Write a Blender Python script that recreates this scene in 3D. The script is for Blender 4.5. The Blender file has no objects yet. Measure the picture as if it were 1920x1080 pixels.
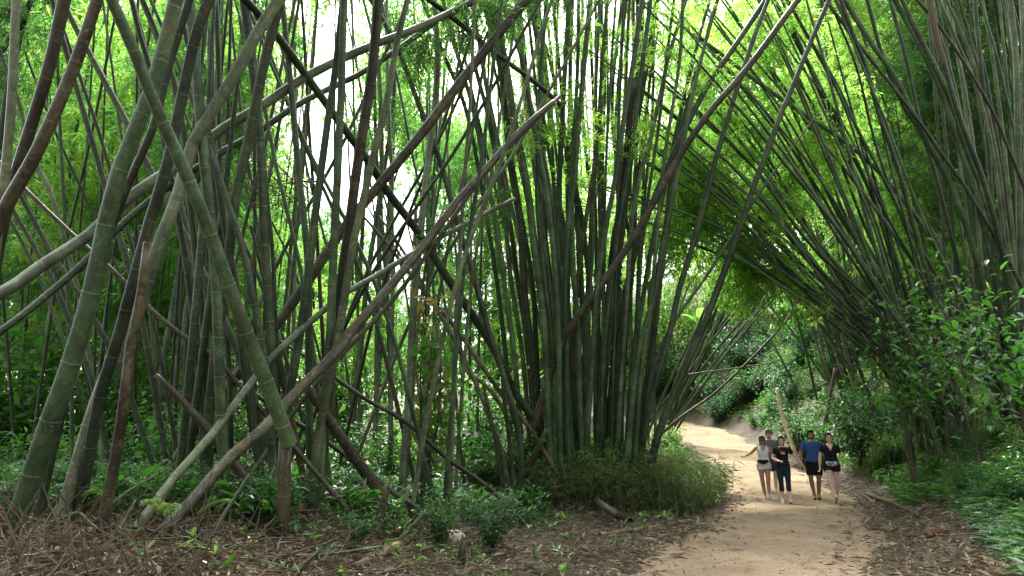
import bpy, math, random
import numpy as np
from mathutils import Vector

rad = math.radians
random.seed(11)
rng = np.random.default_rng(11)
sc = bpy.context.scene
COL = sc.collection

# ------------------------------------------------------------------ camera, sky, sun, exposure
PITCH = rad(12.34)
EYE = np.array([0.0, 0.0, 1.6])
FPX = 1280.0
cam = bpy.data.cameras.new('camera')
cam.lens = 24.0; cam.sensor_width = 36.0; cam.clip_end = 2000.0
co = bpy.data.objects.new('camera', cam); COL.objects.link(co)
co.location = EYE; co.rotation_euler = (rad(90) + PITCH, 0, 0)
sc.camera = co

SUN_EL, SUN_AZ = rad(62), rad(-14)          # high, ahead of the camera, a little to the left
world = bpy.data.worlds.new('World'); sc.world = world; world.use_nodes = True
wn = world.node_tree.nodes; wl = world.node_tree.links
wn.clear()
wo = wn.new('ShaderNodeOutputWorld'); wb = wn.new('ShaderNodeBackground')
sky = wn.new('ShaderNodeTexSky'); sky.sky_type = 'NISHITA'; sky.sun_disc = False
sky.sun_elevation = SUN_EL; sky.sun_rotation = SUN_AZ
sky.air_density = 1.0; sky.dust_density = 6.0; sky.ozone_density = 1.0
hs = wn.new('ShaderNodeHueSaturation'); hs.inputs['Saturation'].default_value = 0.2
wl.new(sky.outputs[0], hs.inputs['Color']); wl.new(hs.outputs[0], wb.inputs['Color'])
wb.inputs['Strength'].default_value = 0.15
wl.new(wb.outputs[0], wo.inputs[0])
sun = bpy.data.lights.new('sun', 'SUN'); sun.energy = 2.2; sun.angle = rad(5); sun.color = (1.0, 0.95, 0.86)
so = bpy.data.objects.new('sun', sun); COL.objects.link(so)
sd = Vector((math.sin(SUN_AZ) * math.cos(SUN_EL), math.cos(SUN_AZ) * math.cos(SUN_EL), math.sin(SUN_EL)))
so.rotation_euler = sd.to_track_quat('Z', 'Y').to_euler()
so.location = (0, 0, 60)
sc.view_settings.view_transform = 'Standard'
try: sc.view_settings.look = 'None'
except Exception: pass
sc.view_settings.exposure = 2.32
sc.view_settings.gamma = 1.0
sc.view_settings.use_curve_mapping = False
cy = sc.cycles
cy.max_bounces = 6; cy.diffuse_bounces = 4; cy.glossy_bounces = 2; cy.transmission_bounces = 4; cy.transparent_max_bounces = 4
cy.use_denoising = True
cy.sample_clamp_indirect = 6.0
cy.caustics_reflective = False; cy.caustics_refractive = False

# ------------------------------------------------------------------ geometry helpers
CP, SP = math.cos(PITCH), math.sin(PITCH)
def ray(px, py):
    u = (px - 960.0) / FPX; v = (540.0 - py) / FPX
    return np.array([u, CP - v * SP, SP + v * CP])
def at(px, py, d):
    """the point seen at a pixel of the 1920 x 1080 photograph, d metres along the view axis"""
    return EYE + ray(px, py) * d
def sstep(a, b, x):
    t = np.clip((np.asarray(x, float) - a) / (b - a), 0, 1)
    return t * t * (3 - 2 * t)

PY = np.array([-60, 0, 4, 8.6, 12.3, 18.2, 25, 31, 38, 44, 52, 60, 80, 400.])
PX = np.array([-22, -1.5, 0.5, 2.8, 4.66, 7.35, 8.75, 9.6, 10.2, 9.0, 5.0, -1.0, -14, -40.])
PZ_Y = np.array([-60, 19, 25, 31, 38, 44, 60, 400.])
PZ = np.array([0, 0, 0.45, 1.1, 1.95, 2.6, 4.0, 4.5])
HW = 1.58
def path_x(y): return np.interp(y, PY, PX)
def wob(x, y):
    return (np.sin(x * 1.7 + 0.3) * np.cos(y * 1.3 + 1.1) * 0.5 + np.sin(x * 3.9 + y * 2.7) * 0.28 + np.sin(x * 0.6 - y * 0.8) * 0.7)
def H(x, y):
    x = np.asarray(x, float); y = np.asarray(y, float)
    d = x - path_x(y); a = np.abs(d) - HW
    zp = np.interp(y, PZ_Y, PZ)
    s = np.maximum(a - 0.25, 0)
    k = np.interp(y, [0, 8, 14, 18, 28, 400], [0.12, 0.22, 0.38, 0.6, 1.05, 1.0])
    right = k * np.minimum(s, 3.2) + 0.5 * np.clip(s - 3.2, 0, 22) + 0.16 * np.clip(s - 25, 0, 40)
    sm = sstep(0, 1.5, s)
    mound = 0.62 * np.exp(-(((x - 1.9) / 2.6) ** 2 + ((y - 17.6) / 2.6) ** 2)) + 0.25 * np.exp(-(((x - 4.2) / 1.6) ** 2 + ((y - 22.5) / 4) ** 2))
    bank = 0.66 * sstep(0.3, -4.2, x) * (1 - 0.6 * sstep(11, 17, y))
    valley = -0.7 * sstep(18, 30, y) * sstep(0.5, 6, s)
    left = (zp * np.exp(-s / 4.0) - zp) + mound * sm + bank * sstep(0, 1.0, s) + valley
    z = zp + np.where(d > 0, right, left)
    return z + wob(x, y) * 0.035 * sstep(0, 1.2, s) + 0.012 * np.sin(x * 5.1) * np.sin(y * 4.3)
def ground_hit(px, py, dmax=60):
    r = ray(px, py); t = 3.0
    while t < dmax:
        p = EYE + r * t
        if p[2] <= H(p[0], p[1]): return p, t
        t += 0.04
    return EYE + r * dmax, dmax

def tag(o, label=None, cat=None, group=None, kind=None):
    if label: o['label'] = label
    if cat: o['category'] = cat
    if group: o['group'] = group
    if kind: o['kind'] = kind
    return o
def mesh(name, V, faces, mats, midx=None, attrs=None, smooth=True):
    """faces: list of index arrays (n,3) or (n,4)"""
    V = np.asarray(V, np.float32)
    me = bpy.data.meshes.new(name)
    me.vertices.add(len(V)); me.vertices.foreach_set('co', V.ravel())
    faces = [np.asarray(f, np.int32) for f in faces if len(f)]
    li = np.concatenate([f.ravel() for f in faces])
    tot = np.concatenate([np.full(len(f), f.shape[1], np.int32) for f in faces])
    st = np.concatenate([[0], np.cumsum(tot)[:-1]]).astype(np.int32)
    me.loops.add(len(li)); me.loops.foreach_set('vertex_index', li)
    me.polygons.add(len(tot)); me.polygons.foreach_set('loop_start', st); me.polygons.foreach_set('loop_total', tot)
    if midx is not None: me.polygons.foreach_set('material_index', np.asarray(midx, np.int32))
    if attrs:
        for k, a in attrs.items():
            at_ = me.attributes.new(k, 'FLOAT', 'POINT'); at_.data.foreach_set('value', np.asarray(a, np.float32))
    for m in (mats if isinstance(mats, (list, tuple)) else [mats]): me.materials.append(m)
    me.update(calc_edges=True); me.validate()
    me.polygons.foreach_set('use_smooth', np.full(len(me.polygons), smooth))
    return me
def obj(name, me, loc=(0, 0, 0), parent=None, rot=None, scale=None):
    o = bpy.data.objects.new(name, me); COL.objects.link(o)
    o.location = loc
    if rot is not None: o.rotation_euler = rot
    if scale is not None: o.scale = scale if hasattr(scale, '__len__') else (scale,) * 3
    if parent is not None: o.parent = parent
    return o
class MB:
    """collects pieces into one mesh"""
    def __init__(s): s.V = []; s.F = []; s.M = []; s.n = 0; s.A = []
    def add(s, V, F, m=0, a=None):
        V = np.asarray(V, float)
        for f in F:
            f = np.asarray(f, np.int64)
            if len(f): s.F.append(f + s.n); s.M.append(np.full(len(f), m))
        s.V.append(V); s.n += len(V)
        s.A.append(np.zeros(len(V)) if a is None else np.asarray(a, float))
    def mesh(s, name, mats, smooth=True, attr=None, origin=None):
        V = np.concatenate(s.V)
        if origin is not None: V = V - np.asarray(origin)
        return mesh(name, V, s.F, mats, np.concatenate(s.M), {attr: np.concatenate(s.A)} if attr else None, smooth)

def nrm(v): return v / (np.linalg.norm(v, axis=-1, keepdims=True) + 1e-9)
def catmull(P, n):
    P = np.asarray(P, float)
    if len(P) == 2: return P[0] + (P[1] - P[0]) * np.linspace(0, 1, n)[:, None]
    Q = np.vstack([2 * P[0] - P[1], P, 2 * P[-1] - P[-2]])
    t = np.linspace(0, len(P) - 1 - 1e-6, n); i = t.astype(int); f = (t - i)[:, None]
    a, b, c, d = Q[i], Q[i + 1], Q[i + 2], Q[i + 3]
    return 0.5 * (2 * b + (c - a) * f + (2 * a - 5 * b + 4 * c - d) * f ** 2 + (3 * b - a - 3 * c + d) * f ** 3)
def rings(P, Rr, sides, ref=None):
    """tube vertices along P with radii Rr (n,) or (n,2)"""
    P = np.asarray(P, float); n = len(P)
    T = nrm(np.gradient(P, axis=0))
    ref = np.array([0.31, 0.95, 0.05]) if ref is None else np.asarray(ref, float)
    A = nrm(ref - T * (T @ ref)[:, None]); B = np.cross(T, A)
    Rr = np.asarray(Rr, float)
    if Rr.ndim == 1: Rr = np.stack([Rr, Rr], 1)
    th = np.linspace(0, 2 * math.pi, sides, endpoint=False)
    c, s = np.cos(th), np.sin(th)
    V = P[:, None] + A[:, None] * (Rr[:, 0, None] * c)[..., None] + B[:, None] * (Rr[:, 1, None] * s)[..., None]
    return V.reshape(-1, 3)
def ring_faces(n, sides):
    i = np.arange(n - 1)[:, None] * sides; j = np.arange(sides)[None]; k = (j + 1) % sides
    return np.stack([i + j, i + k, i + sides + k, i + sides + j], -1).reshape(-1, 4)
def tube(mb, P, Rr, sides=6, m=0, cap=True, ref=None):
    V = rings(P, Rr, sides, ref); n = len(P); F = [ring_faces(n, sides)]
    if cap:
        V = np.vstack([V, P[0], P[-1]]); j = np.arange(sides); k = (j + 1) % sides; e = n * sides
        F.append(np.stack([k, j, np.full(sides, e)], 1))
        F.append(np.stack([(n - 1) * sides + j, (n - 1) * sides + k, np.full(sides, e + 1)], 1))
    mb.add(V, F, m)
def leafs(mb, pos, dr, nm, L, W, m=0, fold=0.12, bend=0.12):
    """folded lance-shaped leaves"""
    dr = nrm(dr); side = nrm(np.cross(dr, nm)); nm = np.cross(side, dr)
    L = np.asarray(L)[:, None]; W = np.asarray(W)[:, None]
    mid = pos + dr * L * 0.42
    l = mid + side * W * 0.5 + nm * W * fold; r = mid - side * W * 0.5 + nm * W * fold
    tip = pos + dr * L - nm * L * bend
    V = np.stack([pos, l, tip, r], 1).reshape(-1, 3)
    b = np.arange(len(pos))[:, None] * 4
    F = np.concatenate([b + np.array([[0, 1, 2]]), b + np.array([[0, 2, 3]])], 0)
    mb.add(V, [F], m)
def leafs6(mb, pos, dr, nm, L, W, m=0, bend=0.2):
    """broader leaves, eight vertices, curving over"""
    dr = nrm(dr); side = nrm(np.cross(dr, nm)); nm = np.cross(side, dr)
    L = np.asarray(L)[:, None]; W = np.asarray(W)[:, None]
    def p(t, w, s): return pos + dr * L * t - nm * L * bend * t * t + side * W * w * s + nm * W * abs(w) * 0.25
    V = np.stack([pos, p(.3, .46, 1), p(.3, 0, 1), p(.3, .46, -1), p(.68, .36, 1), p(.68, 0, 1), p(.68, .36, -1), p(1, 0, 1)], 1).reshape(-1, 3)
    b = np.arange(len(pos))[:, None] * 8
    T = np.concatenate([b + np.array([q]) for q in ([0, 1, 2], [0, 2, 3], [4, 7, 5], [5, 7, 6])], 0)
    Q = np.concatenate([b + np.array([q]) for q in ([1, 4, 5, 2], [2, 5, 6, 3])], 0)
    mb.add(V, [T, Q], m)
def rdir(n): return nrm(rng.normal(size=(n, 3)))

# ------------------------------------------------------------------ materials
def newmat(name):
    m = bpy.data.materials.new(name); m.use_nodes = True
    nt = m.node_tree; nt.nodes.clear()
    out = nt.nodes.new('ShaderNodeOutputMaterial')
    return m, nt, nt.nodes, nt.links, out
def ramp(N, stops):
    r = N.new('ShaderNodeValToRGB'); e = r.color_ramp.elements
    while len(e) < len(stops): e.new(0.5)
    for i, (p, c) in enumerate(stops): e[i].position = p; e[i].color = (*c, 1)
    return r
def mixc(N, L, a, b, fac, mode='MIX'):
    x = N.new('ShaderNodeMix'); x.data_type = 'RGBA'; x.blend_type = mode
    for s, v in ((6, a), (7, b)):
        if isinstance(v, tuple): x.inputs[s].default_value = (*v, 1)
        else: L.new(v, x.inputs[s])
    if isinstance(fac, (int, float)): x.inputs[0].default_value = fac
    else: L.new(fac, x.inputs[0])
    return x.outputs[2]
def noise(N, L, scale, detail=4, vec=None, rough=0.6):
    t = N.new('ShaderNodeTexNoise'); t.inputs['Scale'].default_value = scale; t.inputs['Detail'].default_value = detail; t.inputs['Roughness'].default_value = rough
    if vec is not None: L.new(vec, t.inputs['Vector'])
    return t
def math_(N, L, op, a, b=None):
    x = N.new('ShaderNodeMath'); x.operation = op; x.use_clamp = False
    for i, v in enumerate((a, b)):
        if v is None: continue
        if isinstance(v, (int, float)): x.inputs[i].default_value = v
        else: L.new(v, x.inputs[i])
    return x.outputs[0]
def plain(name, col, rough=0.8, var=0.25, scale=30):
    m, nt, N, L, out = newmat(name)
    b = N.new('ShaderNodeBsdfPrincipled'); b.inputs['Roughness'].default_value = rough; b.inputs['Specular IOR Level'].default_value = 0.5 if rough < .6 else .12
    tc = N.new('ShaderNodeTexCoord')
    n = noise(N, L, scale, 5, tc.outputs['Object'])
    r = ramp(N, [(0.3, tuple(c * (1 - var) for c in col)), (0.7, tuple(min(1, c * (1 + var)) for c in col))])
    L.new(n.outputs[0], r.inputs[0]); L.new(r.outputs[0], b.inputs['Base Color']); L.new(b.outputs[0], out.inputs[0])
    return m

def culm_mat(name, c0, c1, patch, patch_amt, lichen, lich_amt, ringc):
    m, nt, N, L, out = newmat(name)
    b = N.new('ShaderNodeBsdfPrincipled')
    tc = N.new('ShaderNodeTexCoord'); oi = N.new('ShaderNodeObjectInfo'); geo = N.new('ShaderNodeNewGeometry')
    n1 = noise(N, L, 1.3, 4, geo.outputs['Position'])
    f = math_(N, L, 'ADD', math_(N, L, 'MULTIPLY', n1.outputs[0], 0.7), math_(N, L, 'MULTIPLY', oi.outputs['Random'], 0.5))
    r1 = ramp(N, [(0.25, c0), (0.85, c1)]); L.new(f, r1.inputs[0])
    # streaks along the culm come from stretched noise on the object's long side
    mp = N.new('ShaderNodeMapping'); mp.inputs['Scale'].default_value = (45, 45, 3.0); L.new(tc.outputs['Object'], mp.inputs[0])
    n2 = noise(N, L, 1.0, 4, mp.outputs[0])
    r2 = ramp(N, [(0.35, (0.62, 0.62, 0.62)), (0.7, (1.12, 1.12, 1.1))]); L.new(n2.outputs[0], r2.inputs[0])
    c = mixc(N, L, r1.outputs[0], r2.outputs[0], 0.8, 'MULTIPLY')
    n3 = noise(N, L, 3.4, 7, geo.outputs['Position'], 0.7)
    r3 = ramp(N, [(0.60 - patch_amt * 0.3, (0, 0, 0)), (0.64 - patch_amt * 0.28, (1, 1, 1))]); L.new(n3.outputs[0], r3.inputs[0])
    c = mixc(N, L, c, patch, math_(N, L, 'MULTIPLY', r3.outputs[0], min(.9, patch_amt * 2.4)))
    n7 = noise(N, L, 2.1, 3, geo.outputs['Position'], 0.6)
    r7 = ramp(N, [(0.38, (.45, .5, .45)), (0.6, (1.15, 1.12, 1.05))]); L.new(n7.outputs[0], r7.inputs[0])
    c = mixc(N, L, c, r7.outputs[0], .8, 'MULTIPLY')
    n4 = noise(N, L, 26, 6, geo.outputs['Position'], 0.78)
    r4 = ramp(N, [(0.52, (0, 0, 0)), (0.64, (1, 1, 1))]); L.new(n4.outputs[0], r4.inputs[0])
    n8 = noise(N, L, 5, 3, geo.outputs['Position']); r8 = ramp(N, [(.42, (.15, .15, .15)), (.6, (1, 1, 1))]); L.new(n8.outputs[0], r8.inputs[0])
    c = mixc(N, L, c, lichen, math_(N, L, 'MULTIPLY', math_(N, L, 'MULTIPLY', r4.outputs[0], r8.outputs[0]), min(1, lich_amt * 1.6)))
    a = N.new('ShaderNodeAttribute'); a.attribute_name = 'seg'
    ra = ramp(N, [(0.0, (0.0, 0.0, 0.0)), (0.5, (0, 0, 0)), (1.0, (1, 1, 1))]); L.new(a.outputs['Fac'], ra.inputs[0])
    n5 = noise(N, L, 9, 3, geo.outputs['Position'])
    c = mixc(N, L, c, ringc, math_(N, L, 'MULTIPLY', ra.outputs[0], math_(N, L, 'MULTIPLY', n5.outputs[0], 0.9)))
    at2 = N.new('ShaderNodeAttribute'); at2.attribute_name = 'tone'
    rt = ramp(N, [(0, (.62, .64, .60)), (.5, (1, 1, 1)), (1, (1.38, 1.32, 1.2))]); L.new(at2.outputs['Fac'], rt.inputs[0])
    c = mixc(N, L, c, rt.outputs[0], 1.0, 'MULTIPLY')
    n6 = noise(N, L, 7.0, 8, geo.outputs['Position'], 0.78)
    r6 = ramp(N, [(.40, (.42, .40, .36)), (.56, (1, 1, 1))]); L.new(n6.outputs[0], r6.inputs[0])
    c = mixc(N, L, c, r6.outputs[0], 0.35 + patch_amt * .9, 'MULTIPLY')
    L.new(c, b.inputs['Base Color'])
    b.inputs['Roughness'].default_value = 0.42
    b.inputs['Specular IOR Level'].default_value = 0.35
    bp = N.new('ShaderNodeBump'); bp.inputs['Strength'].default_value = 0.25; bp.inputs['Distance'].default_value = 0.01
    L.new(n4.outputs[0], bp.inputs['Height']); L.new(bp.outputs[0], b.inputs['Normal'])
    L.new(b.outputs[0], out.inputs[0])
    return m
MC = {
 'g': culm_mat('bamboo_green', (0.029, 0.064, 0.034), (0.090, 0.165, 0.080), (0.075, 0.082, 0.042), 0.25, (0.24, 0.29, 0.20), 0.35, (0.24, 0.26, 0.17)),
 'd': culm_mat('bamboo_dark', (0.022, 0.043, 0.025), (0.060, 0.096, 0.052), (0.055, 0.058, 0.032), 0.28, (0.18, 0.22, 0.16), 0.3, (0.17, 0.18, 0.12)),
 'l': culm_mat('bamboo_pale', (0.075, 0.112, 0.066), (0.155, 0.200, 0.122), (0.11, 0.115, 0.07), 0.28, (0.34, 0.37, 0.29), 0.4, (0.20, 0.20, 0.13)),
 'b': culm_mat('bamboo_dead', (0.046, 0.045, 0.027), (0.125, 0.116, 0.075), (0.045, 0.038, 0.022), 0.36, (0.26, 0.26, 0.19), 0.45, (0.13, 0.11, 0.07)),
 'k': culm_mat('bamboo_blackened', (0.024, 0.024, 0.016), (0.052, 0.049, 0.032), (0.06, 0.048, 0.03), 0.36, (0.14, 0.135, 0.10), 0.25, (0.055, 0.048, 0.03)),
 's': culm_mat('bamboo_straw', (0.18, 0.145, 0.085), (0.32, 0.26, 0.155), (0.11, 0.085, 0.05), 0.35, (0.38, 0.34, 0.25), 0.3, (0.14, 0.11, 0.065)),
}
def leaf_mat(name, cols, trans, tmix=0.45, rough=0.42, spec=0.35, yellow=None, yamt=0.03):
    m, nt, N, L, out = newmat(name)
    geo = N.new('ShaderNodeNewGeometry'); oi = N.new('ShaderNodeObjectInfo')
    f = math_(N, L, 'ADD', math_(N, L, 'MULTIPLY', geo.outputs['Random Per Island'], 0.75), math_(N, L, 'MULTIPLY', oi.outputs['Random'], 0.3))
    n = len(cols)
    r = ramp(N, [(i / (n - 1), c) for i, c in enumerate(cols)]); L.new(f, r.inputs[0])
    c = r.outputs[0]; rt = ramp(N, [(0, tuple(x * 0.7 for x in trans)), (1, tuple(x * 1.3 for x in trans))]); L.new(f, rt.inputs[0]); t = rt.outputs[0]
    if yellow:
        g = math_(N, L, 'GREATER_THAN', math_(N, L, 'FRACT', math_(N, L, 'MULTIPLY', geo.outputs['Random Per Island'], 37.0)), 1 - yamt)
        c = mixc(N, L, c, yellow, g); t = mixc(N, L, t, tuple(x * 1.2 for x in yellow), g)
    b = N.new('ShaderNodeBsdfPrincipled'); b.inputs['Roughness'].default_value = rough; b.inputs['Specular IOR Level'].default_value = spec
    L.new(c, b.inputs['Base Color'])
    tr = N.new('ShaderNodeBsdfTranslucent'); L.new(t, tr.inputs['Color'])
    mx = N.new('ShaderNodeMixShader'); mx.inputs[0].default_value = tmix
    L.new(b.outputs[0], mx.inputs[1]); L.new(tr.outputs[0], mx.inputs[2]); L.new(mx.outputs[0], out.inputs[0])
    return m
ML = {
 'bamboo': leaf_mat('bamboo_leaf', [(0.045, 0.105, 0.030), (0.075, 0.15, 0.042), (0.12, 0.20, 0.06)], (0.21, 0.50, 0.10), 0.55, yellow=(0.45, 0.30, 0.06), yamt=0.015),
 'bright': leaf_mat('bamboo_leaf_sunlit', [(0.065, 0.15, 0.028), (0.11, 0.22, 0.04), (0.18, 0.30, 0.06)], (0.40, 0.74, 0.13), 0.6, yellow=(0.6, 0.42, 0.06), yamt=0.025),  # brighter copy of the bamboo leaf, sunlight put into its colour
 'dark': leaf_mat('bamboo_leaf_dark', [(0.018, 0.05, 0.018), (0.032, 0.08, 0.024), (0.05, 0.10, 0.03)], (0.09, 0.24, 0.04), 0.42),  # darker green copy of the bamboo leaf
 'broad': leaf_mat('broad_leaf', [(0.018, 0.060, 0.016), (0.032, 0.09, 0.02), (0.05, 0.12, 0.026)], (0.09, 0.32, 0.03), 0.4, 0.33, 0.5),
 'broadlit': leaf_mat('broad_leaf_lit', [(0.035, 0.10, 0.02), (0.06, 0.15, 0.028), (0.095, 0.20, 0.035)], (0.26, 0.50, 0.08), 0.5, 0.33, 0.5, yellow=(0.35, 0.32, 0.05), yamt=0.03),  # lighter copy of the broad leaf, its lit look put into the colour
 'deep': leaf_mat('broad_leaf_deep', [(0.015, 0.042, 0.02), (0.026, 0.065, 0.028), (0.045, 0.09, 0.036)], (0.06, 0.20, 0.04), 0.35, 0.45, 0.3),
 'grass': leaf_mat('grass_blade', [(0.022, 0.045, 0.016), (0.045, 0.082, 0.026), (0.08, 0.105, 0.04), (0.15, 0.13, 0.07)], (0.11, 0.20, 0.04), 0.4),
 'litter': leaf_mat('dry_leaf', [(0.032, 0.024, 0.014), (0.11, 0.086, 0.057), (0.29, 0.235, 0.16), (0.47, 0.39, 0.275)], (0.14, 0.09, 0.05), 0.15, 0.7, 0.25),
 'sheath': leaf_mat('dry_sheath', [(0.045, 0.034, 0.023), (0.09, 0.07, 0.05), (0.18, 0.145, 0.10)], (0.12, 0.07, 0.03), 0.15, 0.7, 0.25),
 'wilt': leaf_mat('wilted_leaf', [(0.14, 0.15, 0.04), (0.22, 0.20, 0.06), (0.16, 0.11, 0.05)], (0.25, 0.24, 0.06), 0.35, 0.6, 0.2),
}
M_twig = plain('twig', (0.075, 0.06, 0.04), 0.8, 0.4, 12)
M_drytwig = plain('dry_twig', (0.10, 0.080, 0.054), 0.85, 0.55, 3)
M_bark = plain('bark', (0.10, 0.085, 0.065), 0.9, 0.45, 7)
M_palebark = plain('pale_bark', (0.66, 0.58, 0.50), 0.85, 0.3, 9)

def ground_mat():
    m, nt, N, L, out = newmat('forest_soil')
    b = N.new('ShaderNodeBsdfPrincipled'); b.inputs['Roughness'].default_value = 0.95
    tc = N.new('ShaderNodeTexCoord')
    n1 = noise(N, L, 0.8, 6, tc.outputs['Object']); n2 = noise(N, L, 14, 8, tc.outputs['Object'], 0.7)
    r1 = ramp(N, [(0.3, (0.036, 0.029, 0.019)), (0.55, (0.07, 0.056, 0.038)), (0.75, (0.105, 0.085, 0.06))]); L.new(n1.outputs[0], r1.inputs[0])
    r2 = ramp(N, [(0.3, (0.45, 0.45, 0.45)), (0.7, (1.25, 1.2, 1.15))]); L.new(n2.outputs[0], r2.inputs[0])
    c = mixc(N, L, r1.outputs[0], r2.outputs[0], 1.0, 'MULTIPLY')
    L.new(c, b.inputs['Base Color'])
    bp = N.new('ShaderNodeBump'); bp.inputs['Strength'].default_value = 0.8; bp.inputs['Distance'].default_value = 0.05
    L.new(n2.outputs[0], bp.inputs['Height']); L.new(bp.outputs[0], b.inputs['Normal']); L.new(b.outputs[0], out.inputs[0])
    return m
def path_mat():
    m, nt, N, L, out = newmat('trodden_sand')
    b = N.new('ShaderNodeBsdfPrincipled'); b.inputs['Roughness'].default_value = 0.95; b.inputs['Specular IOR Level'].default_value = 0.15
    tc = N.new('ShaderNodeTexCoord')
    n1 = noise(N, L, 0.55, 5, tc.outputs['Object']); n2 = noise(N, L, 5.5, 8, tc.outputs['Object'], 0.65); n3 = noise(N, L, 70, 4, tc.outputs['Object'])
    r1 = ramp(N, [(0.3, (0.165, 0.123, 0.081)), (0.5, (0.23, 0.174, 0.115)), (0.72, (0.295, 0.231, 0.160))]); L.new(n1.outputs[0], r1.inputs[0])
    r2 = ramp(N, [(0.34, (0.60, 0.56, 0.52)), (0.47, (1, 1, 1)), (0.7, (1.1, 1.1, 1.1))]); L.new(n2.outputs[0], r2.inputs[0])
    c = mixc(N, L, r1.outputs[0], r2.outputs[0], 0.9, 'MULTIPLY')
    r3 = ramp(N, [(0.33, (0.7, 0.68, 0.65)), (0.5, (1, 1, 1))]); L.new(n3.outputs[0], r3.inputs[0])
    c = mixc(N, L, c, r3.outputs[0], 0.8, 'MULTIPLY')
    L.new(c, b.inputs['Base Color'])
    bp = N.new('ShaderNodeBump'); bp.inputs['Strength'].default_value = 0.9; bp.inputs['Distance'].default_value = 0.05
    h = math_(N, L, 'ADD', n2.outputs[0], math_(N, L, 'MULTIPLY', n3.outputs[0], 0.25))
    L.new(h, bp.inputs['Height']); L.new(bp.outputs[0], b.inputs['Normal']); L.new(b.outputs[0], out.inputs[0])
    return m
M_soil = ground_mat(); M_path = path_mat()

# ------------------------------------------------------------------ ground and path
def axis(lo, hi, step, far):
    a = list(np.arange(lo, hi, step)); s = step
    x = hi
    while x < far: a.append(x); s = min(s * 1.18, 40); x += s
    a.append(far); s = step; x = lo
    while x > -far: s = min(s * 1.18, 40); x -= s; a.insert(0, x)
    return np.array(sorted(set(a)))
gx = axis(-14, 24, 0.22, 420.0); gy = axis(3, 46, 0.22, 420.0)
X, Y = np.meshgrid(gx, gy); Z = H(X, Y)
nx, ny = len(gx), len(gy)
i = np.arange(ny - 1)[:, None] * nx + np.arange(nx - 1)[None]
GF = np.stack([i, i + 1, i + nx + 1, i + nx], -1).reshape(-1, 4)
g = obj('ground', mesh('ground', np.stack([X, Y, Z], -1).reshape(-1, 3), [GF], M_soil))
tag(g, 'brown forest floor rising into a bank beside the sandy path', 'ground', kind='structure')
ys = np.arange(0.5, 58, 0.2); cols = 26
V = []
for y in ys:
    h1 = HW + 0.16 * math.sin(y * 1.9) + 0.1 * math.sin(y * 4.7 + 1); h2 = HW + 0.18 * math.sin(y * 1.6 + 2) + 0.1 * math.sin(y * 5.3)
    slope = 1.0 + 0.25 * abs(np.interp(y + .5, PY, PX) - np.interp(y - .5, PY, PX))
    u = np.linspace(-h1 * slope, h2 * slope, cols)
    xx = path_x(y) + u
    rut = -0.02 * np.exp(-((u + 0.6) / 0.25) ** 2) - 0.02 * np.exp(-((u - 0.65) / 0.25) ** 2)
    ed = 1 - sstep(0.0, 0.3, np.minimum(u - u[0], u[-1] - u))
    V.append(np.stack([xx, np.full(cols, y), H(xx, y) + 0.03 + rut - 0.06 * ed], -1))
V = np.concatenate(V); n = len(ys)
i = np.arange(n - 1)[:, None] * cols + np.arange(cols - 1)[None]
PF = np.stack([i, i + 1, i + cols + 1, i + cols], -1).reshape(-1, 4)
p = obj('path', mesh('path', V, [PF], M_path))
tag(p, 'trodden sandy path curving uphill out of sight behind the bamboo', 'path', kind='structure')

# ------------------------------------------------------------------ leaf masses shared by many plants
def bamboo_foliage(name, seed, Rr, nb, fans, per, mat, ll=(0.17, 0.33), droop=0.55, flat=0.75):
    global rng
    keep = rng; rng = np.random.default_rng(seed)
    mb = MB()
    for b in range(nb):
        z0 = rng.uniform(-1, 1) * Rr * flat
        azi = rng.uniform(0, 2 * math.pi); L = Rr * rng.uniform(0.45, 1.05) * (1 - 0.45 * abs(z0) / Rr)
        d = np.array([math.cos(azi), math.sin(azi), rng.uniform(0.0, 0.7)])
        t = np.linspace(0, 1, 7)[:, None]
        P = np.array([0, 0, z0]) + d * L * t + np.array([0, 0, -1]) * L * droop * t ** 2
        P += rng.normal(scale=0.03, size=P.shape) * t
        tube(mb, P, np.linspace(0.011, 0.003, 7), 3, 1, False)
        tt = rng.uniform(0.18, 1.0, fans)
        q = np.stack([np.interp(tt, t[:, 0], P[:, k]) for k in range(3)], 1)
        q += rng.normal(size=(fans, 3)) * np.array([0.20, 0.20, 0.16]) * (0.5 + Rr * 0.3)
        td = nrm(d * [1, 1, 0] * 0.7 + rng.normal(size=(fans, 3)) * 0.65 + [0, 0, -0.35])
        pos = np.repeat(q, per, 0); base = np.repeat(td, per, 0)
        u = np.tile(np.linspace(0, 1, per), fans)[:, None]
        pos = pos + base * u * 0.30 + rng.normal(scale=0.02, size=pos.shape)
        dr = nrm(base * 0.7 + rng.normal(size=pos.shape) * 0.62 + np.array([0, 0, -0.30]))
        up = nrm(np.array([0, 0, 1]) + rng.normal(size=pos.shape) * 0.45)
        LL = rng.uniform(*ll, len(pos)); leafs(mb, pos, dr, up, LL, LL * rng.uniform(0.11, 0.17, len(pos)), 0)
    rng = keep
    return mb.mesh(name, [mat, M_twig], False)
FOL = {k: [bamboo_foliage('foliage', 100 + 7 * i + j * 50, 2.2, 27, 10, 11, ML[k]) for i in range(4)] for j, k in enumerate(('bamboo', 'bright', 'dark'))}
MID = {k: [bamboo_foliage('foliage', 700 + 7 * i + j * 50, 1.15, 13, 7, 9, ML[k], (0.18, 0.32), 0.8) for i in range(4)] for j, k in enumerate(('bamboo', 'bright', 'dark'))}
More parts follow.
